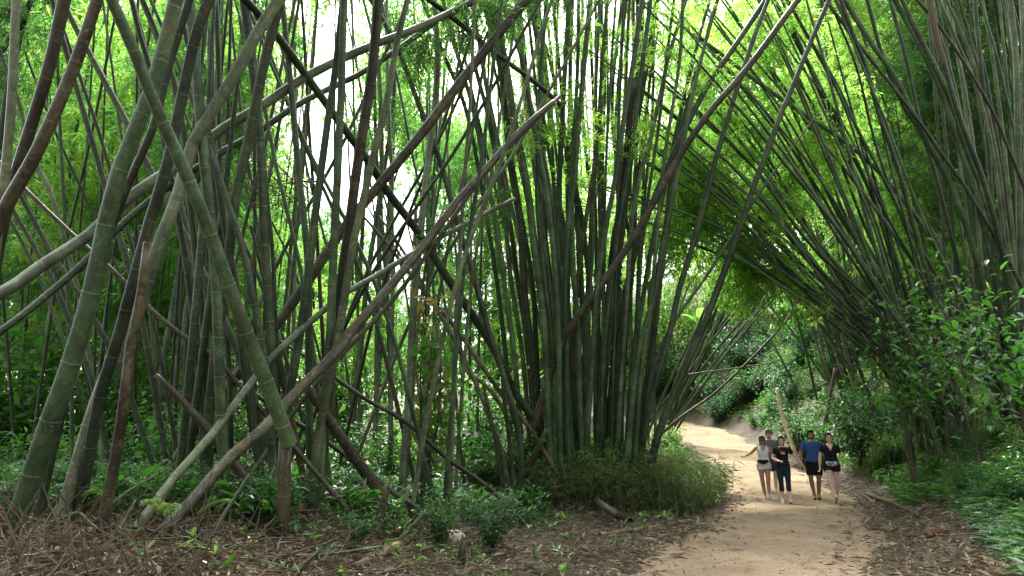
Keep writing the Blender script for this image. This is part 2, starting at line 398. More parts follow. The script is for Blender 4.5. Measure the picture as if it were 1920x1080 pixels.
SPR = {k: [bamboo_foliage('foliage', 400 + 7 * i + j * 50, 0.75, 12, 7, 9, ML[k], (0.13, 0.22), 0.8) for i in range(3)] for j, k in enumerate(('bamboo', 'dark', 'bright'))}

def shrub_meshes(seed, h, nst, nleaf, ll, wr, mat, spread=0.5, bend=0.25, tmin=.12):
    global rng
    keep = rng; rng = np.random.default_rng(seed)
    st, fo = MB(), MB()
    for s in range(nst):
        azi = rng.uniform(0, 2 * math.pi); hh = h * rng.uniform(0.55, 1.0); sp = h * spread * rng.uniform(0.3, 1)
        t = np.linspace(0, 1, 7)[:, None]
        e = np.array([math.cos(azi) * sp, math.sin(azi) * sp, hh])
        P = e * t * np.array([1, 1, 1]) + np.array([e[0], e[1], 0]) * (t ** 2 - t) * 0.6 + rng.normal(scale=0.03 * h, size=(7, 3)) * t
        P[0] = [rng.normal() * 0.05, rng.normal() * 0.05, -0.1]
        tube(st, P, np.linspace(0.012, 0.004, 7) * (0.7 + h * 0.14), 4, 0, False)
        k = nleaf // nst
        tt = rng.uniform(tmin, 1.0, k) ** 0.8
        q = np.stack([np.interp(tt, t[:, 0], P[:, j]) for j in range(3)], 1)
        q += rng.normal(size=(k, 3)) * np.array([0.13, 0.13, 0.09]) * h * (0.35 + 0.65 * tt[:, None])
        out = nrm(rng.normal(size=(k, 3)) * [1, 1, 0.35] + np.array([e[0], e[1], 0]) * 0.4)
        dr = nrm(out + [0, 0, -0.15]); up = nrm(np.array([0, 0, 1]) + rng.normal(size=(k, 3)) * 0.4)
        LL = rng.uniform(*ll, k)
        leafs6(fo, q, dr, up, LL, LL * wr * rng.uniform(0.8, 1.25, k), 0, bend)
    rng = keep
    return fo.mesh('foliage', [mat], False), st.mesh('stem', [M_twig], True)
SHR = {
 'broad': [shrub_meshes(10 + i, 1.5, 11, 1150, (0.07, 0.15), 0.42, ML['broad']) for i in range(3)],
 'lit': [shrub_meshes(20 + i, 1.5, 11, 1100, (0.07, 0.15), 0.36, ML['broadlit']) for i in range(3)],
 'deep': [shrub_meshes(30 + i, 1.6, 11, 1200, (0.08, 0.18), 0.34, ML['deep'], 0.6, 0.35) for i in range(3)],
}
def shrub(kind, x, y, s, label, group, name='shrub', cat='shrub', zoff=0.0):
    fo, st = random.choice(SHR[kind])
    r = bpy.data.objects.new(name, None); COL.objects.link(r)
    r.location = (x, y, float(H(x, y)) + zoff); r.rotation_euler = (0, 0, random.uniform(0, 6.28)); r.scale = (s * random.uniform(.9, 1.15), s * random.uniform(.9, 1.15), s)
    tag(r, label, cat, group)
    obj('foliage', fo, parent=r); obj('stem', st, parent=r)
    return r

# ------------------------------------------------------------------ bamboo culms
def culm(pts, mat='g', label='', group=None, sides=8, inter=0.5, ext=4.0, broken=False, down=True, name='bamboo_culm', cat='bamboo', tip=None, node=1.0):
    """pts: list of (world point, radius) from the foot up"""
    P = np.array([p for p, r in pts], float); Rr = np.array([r for p, r in pts], float)
    if down:                                   # carry the foot into the ground
        d = nrm(P[0] - P[1]); q = P[0].copy(); k = 0
        d = nrm(d + np.array([0, 0, -0.25]))
        while q[2] > H(q[0], q[1]) - 0.15 and k < 400: q = q + d * 0.03; k += 1
        if k > 3: P = np.vstack([q, P]); Rr = np.concatenate([[Rr[0] * 1.06], Rr])
    if ext > 0:                                # the culm goes on above the picture
        d = nrm(P[-1] - P[-2])
        n2 = 3
        for j in range(1, n2 + 1):
            P = np.vstack([P, P[-1] + (d + np.array([0, 0, -0.05 * j])) * ext / n2]); Rr = np.append(Rr, max(Rr[-1] * 0.8, 0.008))
    S = catmull(P, 16 * len(P)); rs = catmull(np.stack([Rr, Rr, Rr], 1), 16 * len(P))[:, 0]
    a = np.concatenate([[0], np.cumsum(np.linalg.norm(np.diff(S, axis=0), axis=1))])
    tot = a[-1]; s = random.uniform(0.05, 0.3); st, ra, sg = [0.0], [1.0], [0.0]
    r0 = Rr[0]
    while s < tot - 0.06:
        e = max(0.008, r0 * 0.085)
        st += [s - e * 3.0, s - e, s, s + e, s + e * 2.2]; ra += [1.0, 1 + 0.015 * node, 1 + 0.065 * node, 1 - 0.03 * node, 1.0]; sg += [0.15, 0.5, 1.0, 0.5, 0.2]
        g_ = inter * random.uniform(0.85, 1.15)
        st.append(s + g_ * 0.5); ra.append(0.985); sg.append(0.0)
        s += g_
    st.append(tot); ra.append(1.0); sg.append(0.0)
    st = np.array(st); o_ = np.argsort(st); st = np.clip(st[o_], 0, tot); ra = np.array(ra)[o_]; sg = np.array(sg)[o_]
    keep = np.concatenate([[True], np.diff(st) > 1e-4]); st, ra, sg = st[keep], ra[keep], sg[keep]
    C = np.stack([np.interp(st, a, S[:, k]) for k in range(3)], 1)
    C += np.stack([np.sin(st * 2.1 + r0 * 900), np.cos(st * 1.7 + r0 * 700), np.zeros_like(st)], 1) * r0 * 0.12
    rr = np.interp(st, a, rs) * ra
    V = rings(C, rr, sides); F = [ring_faces(len(C), sides)]
    A = np.repeat(sg, sides)
    tone = np.interp(np.repeat(st, sides), np.linspace(0, tot, max(3, int(tot / inter))), np.random.default_rng(int(abs(P[0][0]) * 1000)).random(max(3, int(tot / inter))))
    n_ = len(C); j = np.arange(sides); k = (j + 1) % sides
    d = nrm(C[-1] - C[-2])
    if broken:
        V[-sides:] += d * (np.array([random.uniform(-1.2, 1.4) for _ in range(sides)]) * rr[-1])[:, None]
        inn = C[-1] + (V[-sides:] - C[-1]) * 0.78; low = inn - d * rr[-1] * 2.5
        V = np.vstack([V, inn, low, C[-1] - d * rr[-1] * 2.5]); A = np.concatenate([A, np.zeros(2 * sides + 1)])
        b0 = (n_ - 1) * sides
        F.append(np.stack([b0 + j, b0 + k, b0 + sides + k, b0 + sides + j], 1)); F.append(np.stack([b0 + sides + j, b0 + sides + k, b0 + 2 * sides + k, b0 + 2 * sides + j], 1))
        F.append(np.stack([b0 + 2 * sides + j, b0 + 2 * sides + k, np.full(sides, b0 + 3 * sides)], 1))
    else:
        V = np.vstack([V, C[-1] + d * rr[-1] * 0.3]); A = np.append(A, 0)
        F.append(np.stack([(n_ - 1) * sides + j, (n_ - 1) * sides + k, np.full(sides, n_ * sides)], 1))
    tone = np.concatenate([tone, np.full(len(V) - len(tone), .3)])
    o = obj(name, mesh(name, V - C[0], F, MC[mat], attrs={'seg': A, 'tone': tone}), C[0])
    tag(o, label, cat, group)
    o_path[o.name] = (C, st)
    return o
o_path = {}
def pxculm(pts, w, d, mat='g', label='', group=None, **kw):
    """pts: picture points from the TOP down; w: widths there (first, last); d: depth (top, foot)"""
    pts = list(pts)[::-1]; n = len(pts)
    # parameter by picture length
    L = [0]
    for a, b in zip(pts[:-1], pts[1:]): L.append(L[-1] + math.hypot(b[0] - a[0], b[1] - a[1]))
    u = [l / L[-1] for l in L]
    dd = d if isinstance(d, tuple) else (d, d)
    out = []
    for (x, y), t in zip(pts, u):
        dep = dd[1] + (dd[0] - dd[1]) * t; ww = w[1] + (w[0] - w[1]) * t
        out.append((at(x, y, dep), ww * .89 * dep / FPX / 2 / math.sqrt(1 + ((x - 960) / FPX) ** 2)))
    return culm(out, mat, label, group, **kw)
def leaf_child(o, t, kind='bamboo', small=True, scale=1.0, off=(0, 0, 0), meshlist=None):
    C, st = o_path[o.name]
    q = np.array([np.interp(t * st[-1], st, C[:, k]) for k in range(3)]) - C[0] + np.array(off)
    me = random.choice(meshlist or (SPR if small else FOL)[kind])
    return obj('foliage', me, q, o, (random.uniform(-.3, .3), random.uniform(-.3, .3), random.uniform(0, 6.28)), scale)
def sheath_child(o, t, length, wrap=2.4, name='sheath'):
    """a papery brown culm sheath still clasping its culm"""
    C, st = o_path[o.name]
    s = np.linspace(t * st[-1], t * st[-1] + length, 7)
    P = np.stack([np.interp(s, st, C[:, k]) for k in range(3)], 1) - C[0]
    me = o.data; r = float(np.linalg.norm(np.array(me.vertices[0].co)))
    T = nrm(np.gradient(P, axis=0)); ref = nrm(-(C[0] + P[0] - EYE)); A = nrm(ref - T * (T @ ref)[:, None]); B = np.cross(T, A)
    V = []
    for i, q in enumerate(P):
        w = wrap * (1 - (i / 6.0) ** 1.6 * 0.85); fl = 1.10 + 0.05 * i / 6
        for th in np.linspace(-w / 2, w / 2, 7) + random.uniform(-.3, .3):
            V.append(q + (A[i] * math.cos(th) + B[i] * math.sin(th)) * r * fl)
    i = np.arange(6)[:, None] * 7 + np.arange(6)[None]
    F = np.stack([i, i + 1, i + 8, i + 7], -1).reshape(-1, 4)
    return obj(name, mesh(name, np.array(V), [F], ML['sheath']), parent=o)

GL = 'big culms of the bamboo clump nearest the camera at left'
HERO = [
 # name key, picture points top->foot, widths, depth, material, label, options
 ('L1', [(32, -20), (22, 180), (8, 340), (-8, 470), (-40, 800)], (20, 26), 6.4, 'l', 'grey lichened bamboo culm rising along the extreme left edge of the picture', {}),
 ('L2', [(128, -30), (95, 110), (62, 220), (22, 355), (-8, 500), (-40, 700)], (30, 26), 7.0, 'k', 'blackish brown dead culm slanting behind the mottled brown one at the left edge', {}),
 ('L3', [(192, -30), (150, 90), (110, 190), (62, 300), (25, 365), (-25, 480), (-90, 700)], (26, 40), 6.0, 'b', 'mottled brown culm slanting down to the left edge in front of the blackish one', {}),
 ('L4', [(336, -30), (293, 135), (255, 245), (220, 345), (175, 530), (130, 680), (90, 800), (55, 920), (22, 1005)], (30, 52), 6.6, 'g', 'thickest green culm of the left clump, leaning right with papery sheath patches', {'sides': 16, 'inter': .62}),
 ('L6', [(362, -20), (330, 80), (312, 140), (286, 240), (235, 360), (185, 500), (150, 640), (120, 760)], (17, 20), 7.4, 'd', 'thin dark culm running close behind the thickest green culm', {}),
 ('L7', [(350, -20), (368, 130), (380, 260), (395, 420), (408, 600), (416, 800), (418, 1010)], (24, 23), 8.6, 'g', 'upright dark green culm crossed by the broken culm, left clump', {'sides': 12}),
 ('L8', [(404, -30), (370, 60), (345, 170), (320, 280), (300, 350), (278, 420), (250, 530), (222, 640), (190, 740), (160, 880)], (24, 30), 7.5, 'd', 'dark green culm leaning right just left of the pale leaning culm', {'sides': 12}),
 ('L9', [(540, -25), (482, 62), (440, 140), (400, 205), (362, 270), (332, 370), (300, 450), (275, 540), (240, 625), (200, 705), (165, 800), (120, 950)], (24, 34), (9, 7.4), 'l', 'pale green culm leaning far right up to the top, in front of the slanting pair', {'sides': 12, 'inter': .6}),
 ('L10', [(278, 462), (265, 560), (245, 650), (235, 720), (220, 830), (196, 965)], (21, 28), 6.9, 'b', 'grey brown dead stub with a snapped top among the left green culms', {'broken': True, 'ext': 0}),
 ('L11', [(910, -8), (800, 45), (700, 84), (630, 115), (560, 152), (490, 200), (415, 243), (330, 310), (250, 365), (170, 440), (90, 490), (0, 552), (-90, 610)], (14, 34), (12.5, 6.6), 'l', 'upper of the two long culms slanting from the left edge up to the top centre', {'sides': 12, 'inter': .7}),
 ('L12', [(830, 30), (790, 60), (690, 130), (620, 165), (560, 195), (470, 255), (420, 282), (300, 362), (230, 420), (150, 500), (80, 560), (0, 622), (-80, 680)], (11, 21), (13, 7.4), 'd', 'lower darker of the two long culms slanting up from the left edge', {'inter': .7}),
 ('Ma', [(110, -20), (133, 33), (167, 100), (243, 240), (290, 333), (350, 450), (430, 620), (480, 760)], (14, 17), 10.5, 'l', 'grey culm sloping down right behind the thickest green culm near the top left', {}),
 ('Mb', [(95, -10), (140, 150), (165, 240), (200, 360), (235, 480), (270, 620)], (13, 14), 11, 'd', 'dark straight culm sloping down right behind the mottled brown culm', {}),
 ('Mc', [(110, 30), (145, 130), (180, 230), (212, 340), (250, 470), (290, 620)], (8, 10), 11.5, 'b', 'thin reddish brown culm sloping down right behind the left clump', {}),
 ('Me', [(-15, 60), (12, 130), (30, 175), (45, 230), (70, 310), (95, 360), (115, 430), (140, 520), (160, 620)], (10, 12), 11.0, 'l', 'slim grey culm curving down from the left edge behind the blackish culm', {}),
 ('Mf', [(10, 315), (53, 360), (140, 443), (207, 503), (290, 587), (353, 637), (420, 690)], (11, 12), 9.6, 'b', 'long dead brown pole sloping down right behind the slanting pair', {'ext': 1}),
 ('Mg', [(0, 290), (45, 378), (95, 470), (145, 548), (200, 640), (240, 730)], (11, 13), 10.2, 'd', 'upper of two dark culms sloping down right below the mottled brown culm', {'ext': 1}),
 ('Mh', [(0, 350), (35, 412), (90, 510), (125, 590), (165, 690), (190, 790)], (11, 13), 10.4, 'd', 'lower of two dark culms sloping down right near the left edge', {'ext': 1}),
 ('N1', [(382, 380), (378, 450), (368, 580), (352, 720), (340, 850), (330, 940)], (17, 20), 9.2, 'g', 'green culm leaning slightly right behind the fallen grey pole', {'ext': 3}),
 ('N2', [(405, 480), (395, 560), (378, 680), (362, 790), (350, 900)], (17, 19), 9.6, 'g', 'second green culm just right of the one behind the grey pole', {'ext': 3}),
 ('N4', [(244, -15), (263, 67), (280, 127), (300, 230), (330, 380), (352, 520), (372, 700)], (12, 15), 10, 'd', 'dark upright culm behind the crossing of the two thickest left culms', {}),
 ('N5', [(258, -20), (293, 60), (325, 150), (345, 260), (356, 380), (372, 520), (384, 660)], (14, 16), 9.7, 'd', 'dark culm curving down behind the upright green culm of the left clump', {}),
 ('N6', [(396, 60), (397, 200), (402, 340), (410, 520)], (16, 15), 10.2, 'd', 'dark upright culm with a torn top beside the pale leaning culm', {'ext': 0, 'broken': True}),
 ('N6b', [(403, -20), (410, 150), (412, 330), (420, 520), (430, 720)], (12, 13), 10.6, 'd', 'narrow dark upright culm beside the torn topped one', {}),
 ('N7', [(400, 300), (445, 430), (470, 540), (490, 640), (503, 740), (512, 860)], (13, 18), 9.2, 'g', 'green culm sloping down right towards the snapped culm', {'ext': 3}),
 ('N8', [(380, 200), (405, 310), (420, 420), (440, 530), (457, 640), (472, 740)], (15, 17), 9.5, 'd', 'dark culm parallel to the broken culm on its right', {'ext': 3}),
 ('N9', [(310, 250), (337, 377), (363, 493), (385, 600)], (12, 13), 10.8, 'g', 'short visible green culm behind the pale leaning culm', {'ext': 3}),
 ('C1', [(532, -20), (497, 110), (478, 200), (460, 290), (441, 380), (430, 470), (408, 620), (395, 760)], (22, 23), 9.3, 'd', 'smooth dark culm leaning right under the long dark diagonal at top left', {'sides': 12}),
 ('C2', [(453, -20), (470, 100), (484, 220), (492, 360), (500, 500), (511, 720), (520, 880)], (17, 22), 9.6, 'g', 'upright green culm just left of the snapped stump', {'sides': 12}),
 ('C3', [(478, 120), (487, 200), (500, 360), (512, 500), (520, 700), (527, 840)], (9, 10), 10.0, 'd', 'thin dark culm hugging the right side of an upright green culm', {'ext': 3}),
 ('C4', [(527, -20), (540, 120), (550, 210), (562, 330), (572, 440), (578, 540), (580, 700), (580, 860)], (13, 17), 10.4, 'g', 'slim green upright culm with a yellow mark behind the long dark diagonal', {}),
 ('C5', [(645, -20), (633, 100), (613, 233), (600, 335), (580, 500), (562, 620), (545, 725), (522, 860)], (14, 21), 9.9, 'g', 'green culm leaning right into the centre left, left of the straight speckled one', {'sides': 12}),
 ('C6', [(646, -20), (641, 150), (635, 260), (631, 360), (624, 525), (616, 660), (606, 800), (599, 955)], (15, 21), 9.8, 'g', 'straight speckled upright culm in the centre left', {'sides': 12}),
 ('C7', [(712, -20), (705, 50), (695, 150), (680, 250), (665, 350), (655, 420), (640, 520), (630, 620), (612, 780)], (22, 21), 10.2, 'k', 'thick blackish culm leaning right between two green ones in the centre left', {'sides': 12}),
 ('C8', [(770, -20), (745, 80), (725, 190), (700, 290), (684, 365), (665, 450), (645, 560), (628, 660), (615, 720), (592, 865), (583, 950)], (12, 21), 9.7, 'l', 'light green culm curving up right past the blackish culm', {'sides': 12}),
 ('C9', [(1010, -25), (900, 105), (800, 240), (720, 335), (650, 420), (590, 510), (525, 600), (440, 710), (370, 800)], (19, 24), (12.5, 10.6), 'b', 'thick brown culm slanting from lower left up to the top centre', {'sides': 12, 'inter': .6}),
 ('C10', [(1040, 190), (980, 240), (900, 330), (850, 385), (800, 452), (730, 540), (660, 622), (630, 660), (560, 730), (500, 798), (430, 862), (360, 940), (290, 1010), (250, 1050)], (11, 32), (12.8, 6.6), 'b', 'long dead culm, split along its length, lying diagonally from lower left to the centre', {'sides': 14, 'ext': 0, 'broken': True}),
 ('C11', [(1048, 182), (990, 240), (920, 312), (870, 378), (820, 450), (735, 565), (650, 655), (560, 760)], (8, 11), (13, 9.8), 'k', 'thin dark pole running alongside the split dead culm', {'ext': 0}),
 ('C12', [(440, -20), (490, 33), (543, 100), (600, 177), (653, 250), (693, 307), (727, 362), (793, 447), (860, 555), (925, 650), (965, 735), (1012, 808)], (18, 18), (9.4, 15.2), 'd', 'long dark diagonal culm from the top left down to the central clump', {'sides': 12, 'inter': .6}),
 ('C13', [(690, -10), (745, 90), (780, 180), (820, 290), (850, 390), (880, 490), (910, 600), (940, 690), (972, 810), (978, 930)], (11, 15), 13.6, 'd', 'dark culm bowing down from the top to the left foot of the central clump', {}),
 ('C14', [(790, -10), (850, 35), (904, 79), (960, 122), (1008, 158), (1050, 196)], (12, 10), (12.5, 14.5), 'k', 'thin blackish pole hanging across the top of the central clump', {'ext': 1, 'down': False}),
 ('C15', [(965, 372), (900, 405), (800, 460), (770, 477), (700, 520), (655, 545), (612, 578), (520, 660), (475, 712), (400, 812), (320, 905), (232, 1020)], (8, 23), (12.5, 6.9), 'l', 'pale grey green pole leaning from the lower left to a leafy tip at centre', {'sides': 12, 'ext': 0}),
 ('C16', [(575, 725), (640, 818), (700, 908), (755, 982)], (21, 26), (9.6, 10.4), 'b', 'thick dark brown fallen culm propped down right from the split dead one', {'ext': 0, 'broken': True, 'sides': 12}),
 ('C17', [(590, 680), (680, 745), (760, 790), (840, 860), (925, 922)], (9, 11), 11.8, 'k', 'thin black pole sloping down right through the undergrowth to the central clump', {'ext': 1}),
 ('C18', [(480, 740), (547, 787), (600, 820), (660, 862), (740, 925), (772, 945)], (11, 13), 10.6, 'b', 'brown pole sloping down right behind the snapped stump', {'ext': 1}),
 ('C19', [(385, 800), (437, 863), (470, 910), (495, 955)], (21, 24), 8.8, 'k', 'short thick blackened culm leaning left, behind the diagonal dead one', {'ext': 1}),
 ('C20', [(452, 640), (465, 740), (476, 810), (490, 900), (496, 955)], (15, 17), 9.8, 'd', 'dark upright culm left of the snapped stump', {'ext': 3}),
 ('C21', [(520, 650), (535, 730), (560, 850), (576, 945)], (13, 16), 10.0, 'b', 'brown culm with a small hole right of the snapped stump', {'ext': 2}),
 ('K34', [(1026, 805), (1005, 850), (983, 892)], (12, 13), 14.6, 'b', 'short reddish brown broken stub leaning on the foot of the central clump', {'ext': 0, 'broken': True}),
 ('K35', [(880, 700), (915, 727), (945, 770), (962, 812)], (8, 10), 15.5, 's', 'pale straw coloured bent culm left of the central clump', {'ext': 0}),
 ('K36', [(800, 545), (833, 604), (875, 683), (912, 767), (942, 850), (955, 930)], (9, 11), 14.2, 'l', 'light grey culm sloping down right to the left foot of the central clump', {'ext': 2}),
 ('K37', [(760, 500), (800, 553), (850, 610), (900, 680), (945, 745), (990, 800)], (9, 11), 14.8, 'b', 'thin brown culm sloping down right above the light grey one', {'ext': 2}),
 ('K38', [(915, 760), (932, 840), (946, 940)], (9, 11), 13.9, 'b', 'left of two short dark brown stems at the left foot of the central clump', {'ext': .6, 'broken': True}),
 ('K39', [(945, 740), (956, 830), (966, 940)], (9, 11), 13.9, 'b', 'right of two short dark brown stems at the left foot of the central clump', {'ext': .6, 'broken': True}),
 ('K18', [(1512, -20), (1430, 90), (1380, 152), (1330, 212), (1270, 300), (1230, 370), (1180, 460), (1130, 530), (1068, 615), (1040, 680)], (14, 16), (14.2, 15.0), 'b', 'thick mottled brown culm slanting right across the front of the central clump', {'sides': 12}),
 ('K19', [(1562, -20), (1500, 130), (1465, 210), (1440, 280), (1410, 360), (1375, 460), (1340, 560), (1315, 622), (1280, 700), (1240, 802)], (10, 17), 15.0, 'd', 'dark culm at the right of the central clump leaning out over the path', {'sides': 12}),
 ('K20', [(1425, 40), (1404, 100), (1367, 212), (1329, 350), (1300, 454), (1275, 540), (1252, 640), (1225, 732), (1205, 840)], (10, 14), 15.4, 'd', 'dark culm leaning right, just left of the one over the path', {}),
 ('K17', [(1445, -15), (1375, 90), (1322, 170), (1275, 260), (1245, 330), (1215, 402), (1190, 475), (1170, 565), (1155, 700), (1150, 830)], (12, 14), 15.6, 'd', 'dark culm slanting right just behind the thick mottled brown one', {}),
 ('K14', [(1187, 155), (1176, 260), (1165, 380), (1150, 455), (1140, 560), (1132, 720)], (14, 13), 15.5, 'k', 'dead blackish brown culm with a broken top in the right of the central clump', {'ext': 0, 'broken': True}),
]
HO = {}
for key, pts, w, d, m, lab, kw in HERO:
    HO[key] = pxculm(pts, w, d, m, lab, 'bamboo culms singled out in the tangle', **kw)
def slivers(o, t0, t1, n, k):
    C, st = o_path[o.name]; mb = MB(); r = float(np.linalg.norm(np.array(o.data.vertices[0].co)))
    for i in range(n):
        a = random.uniform(t0, t1 - .06); b_ = a + random.uniform(.05, .16); s_ = np.linspace(a, b_, 6) * st[-1]
        P = np.stack([np.interp(s_, st, C[:, q]) for q in range(3)], 1) - C[0]
        T = nrm(P[-1] - P[0]); A = nrm(np.cross(T, [0, 1, 0])); B = np.cross(T, A); th = random.uniform(0, 6.28)
        off = (A * math.cos(th) + B * math.sin(th)) * r * k
        lift = np.linspace(0, 1, 6)[:, None] ** 2 * random.uniform(0, .5) * off
        tube(mb, P + off + lift, np.array([.008, .012, .012, .010, .007, .003]), 4, 0, True)
    obj('split_fibre', mb.mesh('split_fibre', [M_drytwig]), parent=o)
slivers(HO['C10'], .12, .75, 26, .93)
leaf_child(HO['C15'], 0.97, 'dark', True, .5); leaf_child(HO['C15'], 0.80, 'dark', True, .5)
for key, pts, w, d, m, lab, kw in HERO:
    if key[0] in 'LC' and key not in ('L11', 'L12', 'C9', 'C12', 'C14', 'C13') and pts[0][1] < 0 and 'ext' not in kw: leaf_child(HO[key], random.uniform(.94, 1.0), 'bamboo', False, random.uniform(.8, 1.0), (0, 0, 1.2))  # unseen crowns above the frame, added to shade the left foreground
# the snapped culm: upper length leaning on its own standing stump
o = pxculm([(200, -25), (255, 100), (290, 195), (340, 310), (390, 430), (450, 590), (500, 720), (542, 832)], (27, 33), (5.9, 7.8), 'g',
           'smooth green culm snapped low down, its long upper length leaning left over its stump', 'bamboo culms singled out in the tangle', sides=16, down=False, inter=.62)
C0 = o_path[o.name][0][0]
stp = pxculm([(536, 828), (533, 900), (530, 1015)], (29, 29), 7.8, 'b', None, sides=14, ext=0, broken=True, name='broken_stump', cat=None)
for k_ in ('label', 'category', 'group'):
    if k_ in stp: del stp[k_]
stp.location = Vector(stp.location) - Vector(C0); stp.parent = o
HO['L5'] = o

# central clump
GK = 'slender culms fanning out of the central clump'
LK = 'slender dark green culm among many alike in the fan of the central clump'
KS = [
 ([(903, -20), (935, 100), (948, 200), (958, 300), (975, 420), (985, 560), (1000, 700), (1010, 830)], (20, 19), 'd'),
 ([(918, -20), (945, 110), (965, 230), (985, 330), (1000, 450), (1015, 560), (1025, 700), (1030, 830)], (18, 18), 'd'),
 ([(932, -20), (970, 80), (985, 150), (1010, 280), (1030, 400), (1042, 520), (1048, 680), (1050, 840)], (13, 15), 'd'),
 ([(988, -20), (1008, 90), (1018, 180), (1019, 300), (1022, 420), (1030, 560), (1040, 800)], (10, 12), 'd'),
 ([(1026, -20), (1015, 130), (1010, 250), (1008, 370), (1018, 500), (1035, 640), (1040, 820)], (11, 14), 'd'),
 ([(1067, -20), (1060, 130), (1052, 260), (1048, 380), (1048, 520), (1055, 680), (1062, 840)], (12, 15), 'd'),
 ([(1073, -20), (1068, 200), (1065, 350), (1065, 520), (1068, 700), (1070, 850)], (10, 14), 'g'),
 ([(1086, -20), (1080, 200), (1072, 330), (1075, 480), (1085, 640), (1090, 840)], (9, 13), 'g'),
 ([(1110, -20), (1095, 120), (1085, 230), (1078, 330), (1065, 420), (1060, 560), (1062, 700), (1066, 850)], (13, 15), 'd'),
 ([(1124, -20), (1118, 160), (1115, 300), (1112, 430), (1105, 560), (1100, 700), (1092, 850)], (8, 12), 'l'),
 ([(1208, -20), (1190, 100), (1170, 220), (1155, 330), (1135, 430), (1120, 540), (1110, 680), (1100, 850)], (12, 14), 'd'),
 ([(1221, -20), (1205, 120), (1190, 230), (1175, 340), (1155, 460), (1140, 580), (1130, 700), (1120, 850)], (11, 14), 'd'),
 ([(1236, -20), (1215, 110), (1195, 220), (1180, 330), (1165, 450), (1155, 600), (1145, 740), (1135, 870)], (12, 14), 'd'),
 ([(1290, -10), (1255, 100), (1240, 170), (1220, 260), (1200, 330), (1185, 420), (1175, 560), (1165, 720), (1155, 870)], (9, 13), 'l'),
 ([(1282, -20), (1275, 100), (1265, 180), (1245, 300), (1235, 400), (1225, 520), (1205, 680), (1190, 850)], (8, 12), 'g'),
 ([(1350, -15), (1320, 90), (1295, 170), (1275, 260), (1260, 370), (1245, 480), (1230, 600), (1215, 720), (1200, 850)], (9, 13), 'd'),
 ([(1335, -15), (1300, 110), (1280, 190), (1265, 280), (1250, 400), (1235, 530), (1220, 650), (1200, 800)], (8, 13), 'd'),
 ([(828, -10), (860, 110), (885, 200), (905, 290), (920, 370), (935, 450), (950, 560), (965, 680), (980, 850)], (9, 15), 'd'),
 ([(800, 20), (835, 110), (862, 170), (880, 230), (895, 310), (915, 420), (930, 520), (950, 680)], (9, 12), 'd'),
 ([(865, -10), (890, 120), (910, 200), (930, 300), (945, 400), (955, 500), (970, 600), (985, 720), (995, 850)], (10, 13), 'd'),
 ([(950, 380), (960, 440), (972, 540), (985, 620), (995, 720), (1000, 830)], (12, 13), 'b'),
 ([(970, 360), (985, 450), (1000, 540), (1005, 640), (1010, 770)], (11, 13), 'd'),
 ([(1090, 480), (1080, 560), (1077, 640), (1085, 760), (1098, 870)], (12, 14), 'b'),
 ([(1080, 360), (1095, 440), (1110, 560), (1125, 680), (1150, 850)], (12, 15), 'g'),
 ([(1195, 340), (1182, 450), (1175, 560), (1165, 650), (1160, 760), (1158, 850)], (10, 13), 'b'),
 ([(1250, 330), (1225, 450), (1205, 560), (1190, 650), (1178, 790)], (11, 14), 'g'),
 ([(1268, 330), (1245, 450), (1225, 560), (1200, 650), (1182, 790)], (13, 15), 'd'),
 ([(1360, 460), (1320, 525), (1260, 610), (1225, 690), (1208, 800)], (7, 9), 'l'),
]
for i, (pts, w, m) in enumerate(KS):
    o_ = pxculm(pts, (w[0] * .9, w[1] * .85), 15.4 + random.uniform(-.7, 1.2), ('g' if m == 'd' and i % 3 else m), LK if m in 'dg' else ('dead brown culm half hidden among the culms of the central clump' if m == 'b' else 'pale slender culm among the dark culms of the central clump'), GK)
    if pts[0][1] < 0 and i % 2: leaf_child(o_, random.uniform(.5, .85), random.choice(['bright', 'bamboo']), False, random.uniform(.6, .8), (0, .3, 0), MID['bright'])
for i in range(38):
    bx = min(1205, max(1020, random.gauss(1112, 46))); f = (bx - 1112) / 82
    tx = 1085 + f * 185 + random.gauss(0, 38) - max(0, -f) * 40
    mx_ = bx + (tx - bx) * 0.34 + random.gauss(0, 8)
    w = random.uniform(5, 8)
    o_ = pxculm([(tx, -25), (bx + (tx - bx) * .68 + random.gauss(0, 6), 230), (mx_, 480), (bx + (tx - bx) * .1, 700), (bx, 855)], (w, w * 1.25), 16.2 + random.uniform(-1.0, 1.6), random.choice('dggggl'), LK, GK, sides=7)
    if i % 3 == 0: leaf_child(o_, random.uniform(.55, .8), 'bright', False, random.uniform(.5, .8), (0, .3, 0), MID['bright'])

# right clumps, leaning left over the path
GRA = 'culms of the right clump arching left over the path'
LRA = 'slim dark culm among many alike arching left over the path from the right clump'
RA = [(1185, 430, 1480, 545), (1215, 385, 1460, 525), (1180, 250, 1480, 505), (1215, 225, 1500, 492), (1245, 205, 1520, 482), (1262, 165, 1530, 470), (1285, 135, 1540, 462),
      (1225, 310, 1500, 540), (1350, 50, 1550, 395), (1385, 40, 1570, 400), (1425, 60, 1590, 415), (1500, 40, 1640, 360), (1520, 100, 1655, 380), (1330, 90, 1560, 430),
      (1290, 320, 1540, 570), (1330, 350, 1560, 580), (1200, 300, 1490, 520), (1300, 210, 1560, 500), (1395, 165, 1610, 460), (1260, 270, 1520, 520), (1225, 185, 1512, 476),
      (1545, -20, 1650, 300), (1560, -20, 1670, 310), (1470, 110, 1620, 420), (1310, 255, 1555, 530), (1360, 330, 1570, 560)]
RA += [(a + random.uniform(-40, 60), b + random.uniform(-45, 30), c + random.uniform(-12, 30), d + random.uniform(-25, 20)) for a, b, c, d in RA[:16]]
